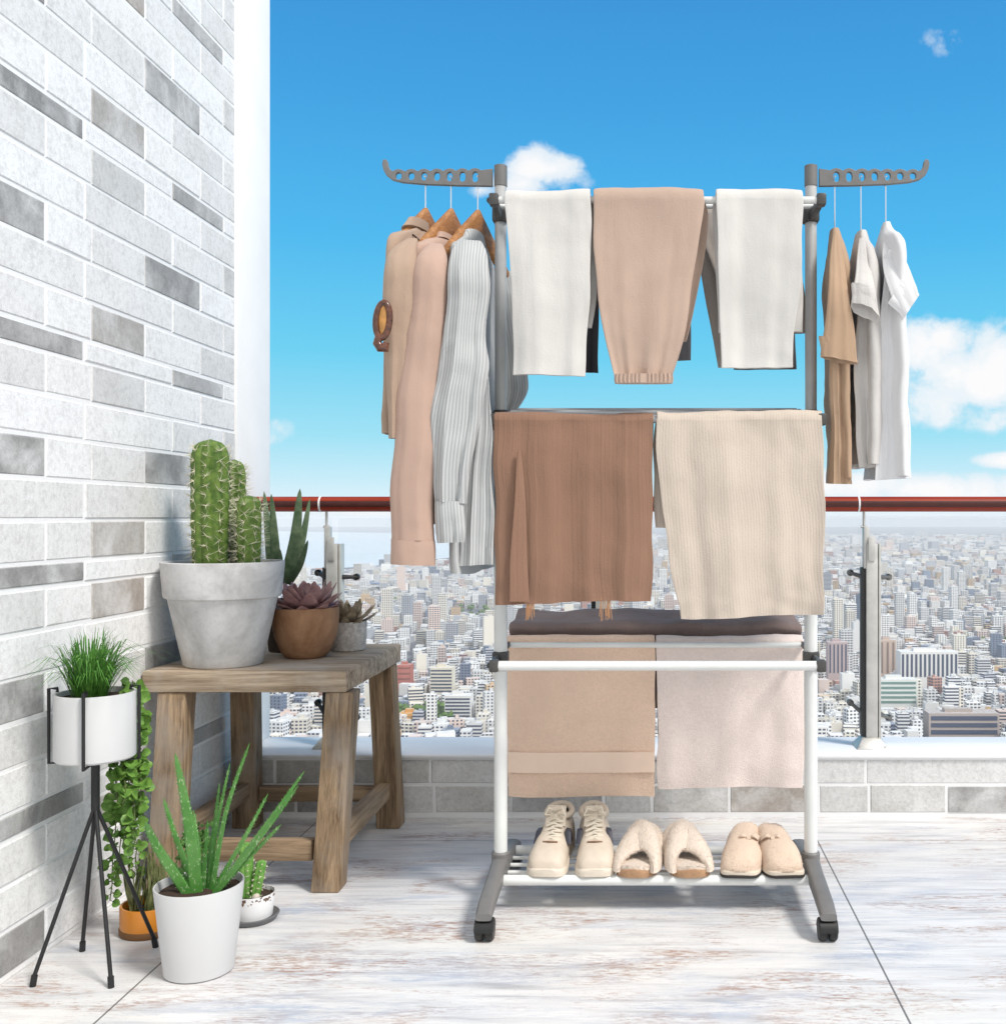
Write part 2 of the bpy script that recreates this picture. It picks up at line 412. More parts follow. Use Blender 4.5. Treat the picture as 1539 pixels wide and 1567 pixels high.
# =================================================================== BRICK WALLS
def brick_mat():
    m, nt, b = new_mat('whitewashed_brick')
    at = N(nt, 'ShaderNodeVertexColor'); at.layer_name = 'tint'
    v = coords(nt)
    n1 = noise(nt, v, 7, 4, 0.6, 0.5); n2 = noise(nt, v, 75, 4, 0.7); n3 = noise(nt, v, 240, 2, 0.6)
    c = mixc(nt, ramp(nt, n1, [(0.42, 0.0), (0.70, 0.6)]), at.outputs[0], (0.80, 0.80, 0.795))
    c = mixc(nt, ramp(nt, math_(nt, 'ADD', math_(nt, 'MULTIPLY', n2, .65), math_(nt, 'MULTIPLY', noise(nt, v, 16, 5, .65), .35)), [(0.46, 0.0), (0.64, 0.52)]), c, mixc(nt, 1.0, c, (0.62, 0.61, 0.60), 'MULTIPLY'))
    c = mixc(nt, ramp(nt, n3, [(0.48, 0.0), (0.7, 0.5)]), c, mixc(nt, 1.0, c, (1.25, 1.25, 1.25), 'MULTIPLY'))
    L(nt, c, b.inputs['Base Color']); b.inputs['Roughness'].default_value = 0.7; b.inputs['Specular IOR Level'].default_value = 0.3
    bump(nt, b, math_(nt, 'ADD', n2, n3), 0.3, 0.002)
    return m
BM = brick_mat(); MORT = plain('white_mortar', (0.84, 0.84, 0.84), 0.9, 0, 0.03, 30, bmp=0.3)
TC = {'L': (.84, .84, .83), 'l': (.80, .795, .785), 'M': (.60, .595, .585), 'm': (.70, .695, .685), 'D': (.31, .305, .30), 'd': (.40, .395, .39), 'B': (.38, .34, .305), 'W': (.44, .42, .395), 'w': (.52, .51, .49)}
def brick(mb, o, ex, ez, nrm, w_, h_, c):
    """chamfered brick face: o = lower corner on the mortar plane"""
    t, ch = R.uniform(.0014, .0034), R.uniform(.0016, .0030)
    ex, ez, nrm, o = Vector(ex), Vector(ez), Vector(nrm), Vector(o)
    jv = lambda: ex * R.uniform(-.0012, .0012) + ez * R.uniform(-.0012, .0012)
    o = o + jv(); w_ += R.uniform(-.0015, .0015); h_ += R.uniform(-.0015, .0015)
    out = [o + jv(), o + ex * w_ + jv(), o + ex * w_ + ez * h_ + jv(), o + ez * h_ + jv()]
    inn = [o + ex * ch + ez * ch + nrm * t, o + ex * (w_ - ch) + ez * ch + nrm * t, o + ex * (w_ - ch) + ez * (h_ - ch) + nrm * t, o + ex * ch + ez * (h_ - ch) + nrm * t]
    mb.cur = 1; mb.curc = (*c, 1)
    mb.add(out + inn, [(4, 5, 6, 7), (0, 1, 5, 4), (1, 2, 6, 5), (2, 3, 7, 6), (3, 0, 4, 7)])
    mb.cur = 0; mb.curc = None
def jit(c, a=0.10):
    k = 1 + R.uniform(-a, a); return tuple(min(.85, x * k) for x in c)
GAP = 0.0085
wall = MB(); wall.box((WX - 0.25, -0.6, 0.0), (WX - 0.0045, D, 3.2))
JA = [0.1, 0.42, 0.66, 0.98, 1.24, 1.55, 1.78, 2.02, 2.269, 2.4545, 2.711, 3.044, D]
JB = [0.25, 0.5, 0.83, 1.1, 1.4, 1.62, 1.83, 2.06, 2.423, 2.866, 3.207, D]
COLA = [['m', 'l', 'B', 'L', 'm'], ['D', 'L', 'm', 'D', 'l'], ['l', 'L', 'W', 'l', 'm']]
COLB = [['L', 'l', 'L', 'M'], ['m', 'l', 'm', 'm']]
COLT = ['D', 'L', 'd', 'L']
z = 3.2
z = 1.362 + 0.511 * 3; per = 0
courses = []
while z > -0.02:
    courses.append((z - 0.053, z, 'T', 0)); z -= 0.053
    for k, t in enumerate('ABABA'):
        courses.append((z - 0.0916, z, t, k)); z -= 0.0916
for ci, (z0, z1, t, k) in enumerate(courses):
    z0 = max(z0, 0.0)
    if z1 - z0 < 0.012 or z1 > 3.2: continue
    J = JA if t == 'A' else JB
    cs = COLT if t == 'T' else (COLA[k // 2] if t == 'A' else COLB[k // 2])
    for j in range(len(J) - 1):
        q = j - (len(J) - 1 - len(cs))
        c = TC[cs[q]] if q >= 0 else TC[R.choice('LLlmMDlLB')]
        if t == 'A' and q == 2 and R.random() < 0.3: c = TC['M']
        gj = 0.004 if (t == 'A' and q in (1, 2)) else GAP
        brick(wall, (WX - 0.0045, J[j] + gj / 2, z0 + GAP / 2), (0, 1, 0), (0, 0, 1), (1, 0, 0), J[j + 1] - J[j] - gj, z1 - z0 - GAP, jit(c))
tag(wall.build('brick_wall', [MORT, BM], smooth=False), 'tall whitewashed grey brick wall along the left side of the balcony', 'wall')
mb = MB(); mb.box((WX - 0.25, D + 0.0005, -0.2), (WX + 0.004, D + 0.285, 3.2), 0.004)
tag(mb.build('white_pillar', white_paint), 'plain white pillar ending the tall brick wall beside the sky', 'pillar')

low = empty('low_wall', (0.6, D, 0), 'low two-course brick wall under the railing with a white sill', 'wall')
mb = MB(); mb.box((WX + 0.004, D + 0.0045, 0.0), (4.5, D + 0.25, 0.188))
rowz = [(0.0, 0.0135), (0.0135, 0.105), (0.105, 0.186)]
r2 = [WX, XP(452, D), XP(523, D), XP(664, D), XP(782, D), XP(924, D), XP(998, D), XP(1116, D), XP(1253, D), XP(1330, D), XP(1449, D), XP(1590, D), 1.55, 1.8, 2.1, 2.4, 2.75, 3.1, 3.4, 3.8, 4.1, 4.5]
c2 = ['W', 'D', 'M', 'w', 'D', 'M', 'w', 'B', 'M', 'w', 'D']
r1 = [WX, XP(420, D), XP(541, D), XP(658, D), XP(775, D), XP(900, D), XP(1050, D), XP(1180, D), XP(1325, D), XP(1560, D), 1.5, 1.75, 2.2, 2.5, 2.9, 3.3, 3.7, 4.1, 4.5]
c1 = ['w', 'W', 'w', 'M', 'w', 'w', 'M', 'm', 'm']
for (z0, z1), J, cs in ((rowz[1], r2, c2), (rowz[2], r1, c1)):
    for j in range(len(J) - 1):
        c = TC[cs[j]] if j < len(cs) else TC[R.choice('wMwWD')]
        brick(mb, (J[j] + GAP / 2, D + 0.0045, z0 + GAP / 2), (1, 0, 0), (0, 0, 1), (0, -1, 0), J[j + 1] - J[j] - GAP, z1 - z0 - GAP, jit(c, .05))
mb.build('brick_face', [MORT, BM], low, smooth=False)
mb = MB(); mb.box((WX + 0.005, D - 0.006, 0.1885), (4.5, D + 0.268, 0.2), 0.003)
mb.build('sill', sill_mat, low)

# =================================================================== RAILING
m_rail, nt, b = new_mat('red_lacquered_wood')
nn = noise(nt, coords(nt, (1.5, 60, 60)), 1.0, 5, 0.6)
L(nt, ramp(nt, nn, [(0.3, (0.20, 0.016, 0.004)), (0.7, (0.36, 0.040, 0.009))]), b.inputs['Base Color'])
b.inputs['Roughness'].default_value = 0.38; b.inputs['Coat Weight'].default_value = 0.15; b.inputs['Coat Roughness'].default_value = 0.06; b.inputs['Specular IOR Level'].default_value = 0.25
m_glass, nt, b = new_mat('clear_glass')
tr = N(nt, 'ShaderNodeBsdfTransparent'); tr.inputs[0].default_value = (0.985, 0.992, 0.99, 1)
gl = N(nt, 'ShaderNodeBsdfGlossy'); gl.inputs['Roughness'].default_value = 0.02
fr = N(nt, 'ShaderNodeLayerWeight'); fr.inputs[0].default_value = 0.5
mx = N(nt, 'ShaderNodeMixShader'); L(nt, math_(nt, 'MULTIPLY_ADD', math_(nt, 'POWER', fr.outputs[1], 5.0), 0.25, 0.012), mx.inputs[0]); L(nt, tr.outputs[0], mx.inputs[1]); L(nt, gl.outputs[0], mx.inputs[2])
L(nt, mx.outputs[0], nt.nodes['Material Output'].inputs[0])
YR = 3.42
clamp_steel = plain('dark_clamp_steel', (0.16, 0.16, 0.155), 0.4, 0.4, 0.12, 22)
rail = empty('balcony_railing', (0.5, YR, 0.2), 'glass balcony railing with red wooden handrail on steel posts', 'railing')
zr = ZP(771.5, YR)
mb = MB(); mb.tube([(WX + 0.006, YR, zr), (4.4, YR, zr)], 0.0247, 28); hr = mb.build('handrail', m_rail, rail)
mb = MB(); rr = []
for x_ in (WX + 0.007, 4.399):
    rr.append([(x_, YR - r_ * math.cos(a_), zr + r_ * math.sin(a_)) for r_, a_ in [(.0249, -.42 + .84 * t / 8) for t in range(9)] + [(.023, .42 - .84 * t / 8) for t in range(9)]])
mb.rings(rr); mb.build('painted_reflection', plain('dark_reflection_paint', (0.055, 0.006, 0.003), .45, 0, .2, 30), hr)  # dark reflection in the rail lacquer, painted as a strip along its front
ringm = plain('pale_joint', (0.8, 0.8, 0.8), 0.4)
PX = [XP(507, YR), XP(917, YR), XP(1329, YR), XP(1740, YR), XP(2151, YR), XP(2562, YR)]
for i, x in enumerate(PX):
    mb = MB(); xr_ = x - 0.034
    mb.tube([(xr_ - .003, YR, zr), (xr_ + .003, YR, zr)], 0.0256, 28); mb.build('joint_ring', ringm, rail)
    # upright: two flat plates with a gap, sliding inner bar, rod up to the rail
    mb = MB()
    mb.box((x - 0.012, YR - 0.020, 0.205), (x + 0.026, YR + 0.012, ZP(832, YR)), 0.003)
    mb.box((x + 0.0285, YR - 0.018, 0.205), (x + 0.037, YR + 0.02, ZP(832, YR)), 0.002)
    mb.box((x - 0.020, YR - 0.016, ZP(870, YR)), (x + 0.0, YR + 0.010, ZP(806, YR)), 0.003)
    mb.box((x - 0.006, YR - 0.0245, ZP(858, YR)), (x + 0.016, YR - 0.0205, ZP(822, YR)), 0.001)
    p = mb.build('post', post_steel, rail)
    mb = MB(); mb.box((x - 0.0265, YR - 0.012, 0.235), (x - 0.0125, YR + 0.018, ZP(868, YR)), 0.002)
    mb.build('dark_plate', post_dark, p)
    mb = MB(); mb.tube([(x - 0.016, YR, ZP(812, YR)), (x - 0.016, YR, zr)], 0.0045, 10)
    mb.tube([(x - 0.026, YR, ZP(806, YR)), (x - 0.006, YR, ZP(806, YR))], 0.004, 8); mb.build('rod', post_steel, p)
    for zz in (ZP(883, YR), ZP(1092, YR)):
        up_ = zz > .5
        for sx_, x0_, z1_ in ((-1, -.02, .012 if up_ else .03), (1, .036, -.002 if up_ else -.02)):
            q0, q1 = Vector((x + x0_, YR - .004, zz)), Vector((x + sx_ * (.054 if sx_ < 0 else .072), YR + .03, zz + z1_))
            mb = MB(); mb.tube([q0, q1, q1 + Vector((0, -.003, 0)), q1 + Vector((0, .013, 0))], [.008, .0055, .011, .011], 12)
            mb.build('glass_clamp', post_dark if i == 0 else clamp_steel, p)
    mb = MB()
    mb.hexa([(x - .050, YR - .055, .2), (x + .054, YR - .055, .2), (x + .054, YR + .045, .2), (x - .050, YR + .045, .2)],
            [(x - .026, YR - .026, .232), (x + .034, YR - .026, .232), (x + .034, YR + .02, .232), (x - .026, YR + .02, .232)], 0.003)
    mb.build('base_plate', post_steel, p)
    for dx in (-.038, .042):
        b_ = MB(); b_.lathe([(.006, 0), (.006, .005), (.003, .007)], (x + dx, YR - .046, .203), 10, True, True); b_.build('bolt', post_steel, p)
edges = [WX + 0.01] + PX
for i in range(len(edges) - 1):
    mb = MB(); mb.box((edges[i] + 0.012, YR + 0.034, 0.235), (edges[i + 1] - 0.012, YR + 0.042, 0.945))
    mb.build('glass_pane', m_glass, rail, smooth=False)

# =================================================================== DRYING RACK
PXL, PXR, YP = XP(766, 2.59), XP(1240.5, 2.59), 2.59
rack = empty('drying_rack', ((PXL + PXR) / 2, YP, 0), 'tall three-tier clothes drying rack with grey posts and side arms on casters', 'drying rack')
T1 = [(2.45, ZP(306, 2.45)), (2.85, 1.752)]
T2 = [(2.45, ZP(642, 2.45)), (2.85, 1.238)]
T3 = [(2.45, ZP(1019, 2.45)), (2.98, 0.618)]
TL, TR = XP(760, 2.45), XP(1252, 2.45)
def tier_z(T, y): return T[0][1] + (T[1][1] - T[0][1]) * (y - T[0][0]) / (T[1][0] - T[0][0])
for sx, x in ((-1, PXL), (1, PXR)):
    mb = MB(); mb.tube([(x, YP, ZP(632, YP)), (x, YP, ZP(282, YP))], 0.0145, 20)
    p = mb.build('upper_post', alu, rack)
    mb = MB(); mb.tube([(x, YP, ZP(1328, YP)), (x, YP, ZP(640, YP))], 0.0165, 20)
    mb.build('lower_post', white_tube, rack)
    mb = MB(); mb.lathe([(.0185, 0), (.0185, .018), (.0165, .020)], (x, YP, ZP(640, YP)), 20, True, True); mb.build('post_collar', dark_plastic, rack)
    # foot: arched beam front to back
    prof = [(2.325, .050, .066), (2.36, .050, .082), (2.44, .058, .094), (2.52, .062, .104), (2.59, .062, .112), (2.66, .062, .104), (2.74, .058, .094), (2.81, .050, .084), (2.85, .050, .066)]
    mb = MB(); rr = []
    for k, (y, zl, zh) in enumerate(prof):
        hw = 0.0185 + (0.003 if k in (4,) else 0); m_ = (zl + zh) / 2; hh = (zh - zl) / 2; ring = []
        for q in range(16):
            th = 2 * PI * q / 16; cx, cz = math.cos(th), math.sin(th)
            ring.append((x + hw * math.copysign(abs(cx) ** .5, cx), y, m_ + hh * math.copysign(abs(cz) ** .5, cz)))
        rr.append(ring)
    mb.rings(rr); ft = mb.build('foot', steel_grey, rack)
    mb = MB(); mb.lathe([(.0225, 0), (.0225, .03), (.019, .034)], (x, YP, .088), 20, True, True); mb.build('foot_socket', steel_grey, ft)
    for y in (2.345, 2.832):
        mb = MB()
        for dx in (-.0115, .0115):
            prof2 = [(0, -.0095), (.021, -.0095), (.0245, -.006), (.0245, .006), (.021, .0095), (0, .0095)]
            rr = []
            for q_r, q_x in prof2[1:-1]:
                rr.append([(x + dx + q_x, y + q_r * math.cos(2 * PI * t / 24), .0247 + q_r * math.sin(2 * PI * t / 24)) for t in range(24)])
            mb.rings(rr)
        cst = mb.build('caster', rubber, ft)
        mb = MB()
        rr = []
        for q_x in (-.0215, -.019, .019, .0215):
            q_r = .0262 if abs(q_x) < .02 else .023
            rr.append([(x + q_x, y + q_r * math.cos(PI * t / 12), .0247 + max(0.0, q_r * math.sin(PI * t / 12))) for t in range(13)] )
        mb.rings(rr); mb.build('caster_hood', rubber, cst)
    # side arms of each tier, with dark lever brackets
    for T in (T1, T2, T3):
        xs = x + sx * 0.006
        mb = MB()
        ye, ze = T[1]
        o1 = -.012 if T is not T3 else -0.004
        mb.tube([(xs, T[0][0], T[0][1]), (xs, YP, tier_z(T, YP)), (xs, ye, ze)], 0.0072, 10)
        br = mb.build('tier_arm', dark_plastic, rack)
        zb = tier_z(T, YP)
        mb = MB(); mb.box((x - .019, YP - .019, zb - .035), (x + .019, YP + .019, zb + .012), 0.004)
        xf = TL - .006 if sx < 0 else TR + .006
        mb.box((xf - .011, T[0][0] - .014, T[0][1] - .014), (xf + .011, T[0][0] + .014, T[0][1] + .014), 0.004)
        mb.hexa([(x - .008, YP - .02, zb - .034), (x + .008, YP - .02, zb - .034), (x + .008, YP - .02, zb - .012), (x - .008, YP - .02, zb - .012)],
                [(xf - .006, T[0][0] + .008, T[0][1] - .012), (xf + .006, T[0][0] + .008, T[0][1] - .012), (xf + .006, T[0][0] + .008, T[0][1] + .01), (xf - .006, T[0][0] + .008, T[0][1] + .01)], 0.002)
        mb.build('bracket', dark_plastic, br)
    # swing-out hanger arm with seven holes, hook end turned up
    cu = bpy.data.curves.new('arm', 'CURVE'); cu.dimensions = '2D'; cu.fill_mode = 'BOTH'; cu.extrude = 0.0045; cu.bevel_depth = 0.0012; cu.bevel_resolution = 1
    def spline(pts):
        s = cu.splines.new('POLY'); s.points.add(len(pts) - 1); s.use_cyclic_u = True
        for q, (a, c) in zip(s.points, pts): q.co = (a, c, 0, 1)
    k = 2.59 / 1600
    hx = [33.5 + 19.5 * i for i in range(7)]
    out = [(8, -22.5), (60, -21.8), (112, -19.8), (145, -16.8), (160, -13), (169, -6), (173.5, 3), (175, 12), (173.5, 16.5), (170, 17), (168, 14), (167, 7), (164, 1.5), (160.5, -.5)]
    top = []
    for i in range(6, -1, -1):
        c = hx[i]; ty0 = -1.2 + .25 * (6 - i)
        for dx, dy in ((8.5, 0), (5, 2.2), (0, 3.4), (-5, 2.2), (-8.5, 0)): top.append((c + dx, ty0 + dy))
    out += top + [(18, 1.2), (8, 2.6)]
    mir = sx
    def tr_(pts): return [(mir * (a + 5) * k, c * k) for a, c in pts]
    spline(tr_(out))
    for i, c in enumerate(hx):
        rxh, ryh, cyh = 5.4, 8.6 - 0.42 * i, -9.2 + 0.22 * i
        spline(tr_([(c + rxh * math.cos(-t * PI / 10), cyh + ryh * math.copysign(abs(math.sin(t * PI / 10)) ** .8, math.sin(-t * PI / 10))) for t in range(20)]))
    tmp = bpy.data.objects.new('tmp', cu); col.objects.link(tmp)
    dg = bpy.context.evaluated_depsgraph_get(); me = bpy.data.meshes.new_from_object(tmp.evaluated_get(dg))
    bpy.data.objects.remove(tmp)
    me.transform(Matrix.Translation(Vector((x, YP, ZP(262, YP))) - rack.location) @ Matrix.Rotation(PI / 2, 4, 'X'))
    me.materials.clear(); me.materials.append(steel_grey)
    a_ = bpy.data.objects.new('hanger_arm', me); col.objects.link(a_); a_.parent = rack
    mb = MB(); mb.lathe([(.0135, ZP(303, YP)), (.0135, ZP(286, YP)), (.0162, ZP(285, YP)), (.0162, ZP(254, YP)), (.014, ZP(253, YP))], (x, YP, 0), 20, True, True)
    mb.build('arm_pivot', steel_grey, a_)
for T, ys, m_, rads in ((T1, (2.45, 2.55, 2.68, 2.85), white_tube, (.0085, .006, .006, .0085)), (T2, (2.45, 2.53, 2.61, 2.69, 2.77, 2.85), alu, (.0085, .007, .007, .007, .007, .009)), (T3, (2.45, 2.765, 2.80, 2.90, 2.98), white_tube, (.0115, .0075, .007, .007, .008))):
    for y, r_ in zip(ys, rads):
        zz = tier_z(T, y); xl, xr = (TL, TR) if y < 2.5 else (PXL, PXR)
        mb = MB(); mb.tube([(xl, y, zz), (xr, y, zz)], r_, 14)
        mb.build('tier_bar', m_, rack)
ZS = 0.074
for y, r_ in ((2.52, .0125), (2.575, .005), (2.63, .005), (2.685, .005), (2.747, .0125)):
    mb = MB(); mb.tube([(PXL, y, ZS), (PXR, y, ZS)], r_, 14); mb.build('shelf_bar', white_tube, rack)

# =================================================================== DRAPED CLOTHES
def drape(name, mats, T, fr, bk, thick, label, cat, seed, amp=0.006, p=4, ks=(3, 8), y0=None, grow=1.0, part='cloth', parent=None, wob=0.004, ncol=30, group=None, dY=0.0):
    """fr/bk: rows of (xl, xr, y) in photo pixels from the bar down, at the bar's distance"""
    yb = T[0] if y0 is None else y0; zb = T[1]; r = 0.011 + thick * .5
    keys = []
    def row(xl, xr, z, y, b, t=thick):
        keys.append(((xl + xr) / 2, y, z, 1, 0, b[0], b[1], b[2], (xr - xl) / 2, t / 2))
    for xl, xr, py in reversed(fr):
        row(XP(xl, yb), XP(xr, yb), ZP(py, yb), yb - r - dY, (0, -1, 0))
    xl, xr = XP(fr[0][0], yb), XP(fr[0][1], yb)
    row(xl, xr, zb, yb - r, (0, -1, 0.05)); row(xl, xr, zb + r * .75, yb - r * .65, (0, -.7, .7)); row(xl, xr, zb + r, yb, (0, 0, 1)); row(xl, xr, zb + r * .75, yb + r * .65, (0, .7, .7))
    for xl_, xr_, py in bk:
        row(XP(xl_, yb), XP(xr_, yb), ZP(py, yb), yb + r + dY * .4, (0, 1, 0))
    nb = len(fr); tot = len(keys) - 1; vtop = (nb + 1.5) / tot
    f0 = foldf(seed, amp, ks, 0.0, grow)
    def f(u, v, side):
        if v < vtop: return f0(u, min(1, max(0, (vtop - v) / vtop)), side)
        return f0(u, min(1, (v - vtop) / (1 - vtop)), side)
    mb = MB(); sheet(mb, keys, 64, ncol, p, f, wob, seed)
    o = mb.build(name, mats, parent)
    if label: tag(o, label, cat, group)
    return o

cream_cot = fabric('off_white_cotton', (0.62, 0.60, 0.57), 300, .3)
tan_cot = fabric('tan_cotton', (0.47, 0.345, 0.275), 300, .35)
black_cot = fabric('black_cotton', (0.018, 0.018, 0.022), 300, .3, .3)
grey_cot = fabric('warm_grey_cotton', (0.42, 0.37, 0.33), 300, .35)
darkgrey_cot = fabric('dark_grey_cotton', (0.10, 0.10, 0.11), 300, .3)
brown_crepe = fabric('brown_crepe', (0.265, 0.153, 0.104), 260, .4, .05, 'cords')
cream_rib = fabric('cream_rib_knit', (0.585, 0.50, 0.42), 300, .45, .06, 'rib')
terry_tan = fabric('tan_terry', (0.86, 0.635, 0.49), 330, .6, .07, terry=True)
terry_band = fabric('tan_woven_band', (0.85, 0.655, 0.525), 300, .3, .04)
terry_pink = fabric('pale_pink_terry', (0.84, 0.72, 0.665), 360, .4, .05, terry=True)
plush_dark = fabric('dark_brown_plush', (0.23, 0.175, 0.16), 200, .7, .25)

# trousers over the front bar of the top tier (each is one garment folded over the bar)
tz = T1[0]
drape('trousers', cream_cot, tz, [(776, 905, 322), (779, 903, 380), (784, 901, 450), (787, 898, 520), (788, 896, 578)], [(776, 912, 330), (780, 912, 420), (786, 905, 500)], .013, 'off-white trousers nearest the left post on the top tier', 'trousers', 11, .008, 9, (2.5, 6), wob=.006, group='trousers over the top tier bar')
j = drape('trousers', tan_cot, tz, [(908, 1076, 325), (910, 1066, 390), (916, 1055, 460), (926, 1045, 520), (936, 1034, 560), (941, 1028, 578)], [(912, 1084, 330), (925, 1078, 400), (940, 1050, 520)], .016, 'tan jogging trousers with gathered elastic cuff in the middle of the top tier', 'trousers', 23, .011, 6, (4, 10), grow=2.2, ncol=44, group='trousers over the top tier bar')
yb = tz[0]
mb = MB(); keys = []
for py, g in ((575, 1), (579, 1.02), (585, 1.02), (589, .99)):
    keys.append((XP(985, yb), yb - .028, ZP(py, yb), 1, 0, 0, -1, 0, 44 * g * yb / F, .016))
sheet(mb, keys, 10, 60, 3, lambda u, v, s: .0022 * math.sin(u * 46), .001, 3)
mb.build('cuff', tan_cot, j)
drape('trousers', cream_cot, tz, [(1095, 1226, 322), (1097, 1224, 390), (1099, 1219, 470), (1101, 1213, 530), (1102, 1211, 563)], [(1090, 1228, 330), (1096, 1228, 420), (1100, 1230, 505)], .013, 'off-white trousers nearest the right post on the top tier', 'trousers', 37, .008, 9, (2.5, 6), wob=.006, group='trousers over the top tier bar')
# garments on the rear bar, seen only between the front ones
ty = (2.68, tier_z(T1, 2.68))
drape('black_trousers', black_cot, ty, [(866, 912, 350), (868, 916, 440), (864, 917, 573)], [(868, 912, 360), (868, 912, 540)], .014, 'black trousers showing only a strip between the off-white and tan pairs', 'trousers', 41, .004)
drape('charcoal_trousers', darkgrey_cot, ty, [(985, 1052, 350), (988, 1055, 440), (990, 1056, 552)], [(988, 1052, 360), (988, 1050, 530)], .014, 'charcoal trousers showing only a strip behind the tan joggers', 'trousers', 42, .004)
drape('grey_trousers', grey_cot, ty, [(1062, 1200, 345), (1100, 1228, 440), (1112, 1232, 512)], [(1062, 1216, 360), (1100, 1216, 560)], .016, 'warm grey trousers half hidden behind the right off-white pair', 'trousers', 43, .005)
ty2 = (2.85, T1[1][1])
drape('dark_trousers', darkgrey_cot, ty2, [(1118, 1212, 350), (1118, 1214, 450), (1122, 1216, 566)], [(1120, 1214, 360), (1122, 1214, 540)], .014, 'dark grey trousers behind the right off-white pair, only its hem showing', 'trousers', 47, .004)

# middle tier: brown wrap and cream knit
t2 = T2[0]
bw = drape('brown_wrap', brown_crepe, t2, [(757, 998, 655), (758, 999, 730), (759, 997, 820), (759, 998, 890), (760, 998, 922)], [(760, 998, 660), (762, 996, 760), (764, 990, 850)], .007, 'brown crepe wrap with a side slit over the middle tier', 'garment', 53, .012, 8, (5, 12), wob=.007, ncol=60)
mb = MB()     # loose flap lying over the slit
keys = [(XP(796 - w_ * .0, 2.43) - a_ * .0, 2.4235, ZP(py, 2.43), 1, .0, 0, -1, 0, XP(CX + w_, 2.43), .0035) for py, w_, a_ in ((692, 2, 0), (720, 6, 0), (780, 11, 0), (860, 17, 0), (921, 19, 0))]
keys = [(XP(c_, 2.43), 2.417, ZP(py, 2.43), 1, .18, 0, -1, 0, w_ * 2.43 / F, .0025) for py, w_, c_ in ((690, 2, 796), (720, 5, 796), (780, 9, 796), (860, 13, 795), (920, 15, 795))]
sheet(mb, keys, 30, 16, 4, None, .002, 9); mb.build('slit_flap', brown_crepe, bw)
gold = plain('orange_thread', (0.42, 0.22, 0.11), 0.8)
for px0 in (806, 813, 922, 931):
    mb = MB()
    for k in range(7):
        x0 = XP(px0 + R.uniform(-3, 3), 2.43); x1 = x0 + R.uniform(-.006, .006)
        mb.tube([(x0, 2.433, ZP(915, 2.43)), ((x0 + x1) / 2, 2.432, ZP(930, 2.43)), (x1, 2.434, ZP(945 + R.uniform(-5, 6), 2.43))], .0009, 5)
    mb.build('tassel', gold, bw)
drape('cream_knit', cream_rib, t2, [(1003, 1258, 655), (1009, 1259, 730), (1020, 1259, 820), (1031, 1258, 900), (1037, 1257, 925), (1040, 1256, 944)], [(1001, 1258, 660), (1000, 1256, 740), (1001, 1250, 808)], .009, 'cream ribbed knit garment hanging over the right half of the middle tier', 'garment', 61, .014, 8, (4, 9), wob=.008, ncol=60)

# bottom tier towels
yb3 = 2.80; tb = (yb3, tier_z(T3, yb3))
tw = drape('terry_towel', terry_tan, tb, [(777, 1001, 1003), (778, 1002, 1060), (778, 1002, 1120), (777, 1002, 1180), (779, 1002, 1216)], [(778, 1000, 1003), (778, 1000, 1080), (778, 1000, 1190)], .010, 'tan terry towel with woven border on the lowest tier', 'towel', 71, .006, 10, (3, 6), wob=.005, ncol=50, group='towels on the lowest tier')
mb = MB(); keys = [(XP(890, yb3), yb3 - .0165 - .0085, ZP(py, yb3), 1, 0, 0, -1, 0, 111.5 * yb3 / F, .0035) for py in (1148, 1158, 1168, 1179)]
f71 = foldf(71, .006, (3, 6), 0.0)
sheet(mb, keys, 12, 50, 10, lambda u, v, s: f71(u, .72 + v * .13, s), 0, 71); mb.build('woven_band', terry_band, tw)
drape('terry_towel', terry_pink, tb, [(1004, 1226, 1003), (1005, 1228, 1060), (1006, 1228, 1120), (1005, 1228, 1170), (1007, 1227, 1203)], [(1004, 1228, 1003), (1006, 1228, 1080), (1006, 1228, 1180)], .009, 'pale pink towel with a centre crease on the lowest tier', 'towel', 77, .008, 10, (4, 7), wob=.005, ncol=50, group='towels on the lowest tier')
# dark plush towel lying over the rear bars
mb = MB(); keys = []
for y, zz, hw in ((2.845, .620, 222), (2.835, .640, 222), (2.85, .655, 222), (2.90, .660, 221), (2.95, .672, 220), (3.00, .672, 219), (3.015, .640, 218), (3.015, .52, 217), (3.015, .40, 216)):
    keys.append((XP(1003, 2.84), y, zz, 1, 0, 0, -0.7 if y < 2.86 else (0.0 if zz > .64 else 1), 0.7 if y < 2.86 else (1 if zz > .64 else 0), hw * 2.84 / F, .011))
sheet(mb, keys, 60, 60, 8, foldf(83, .005, (6, 17), .8), .010, 83)
tag(mb.build('plush_towel', plush_dark), 'dark brown plush towel laid over the rear bars of the lowest tier', 'towel')

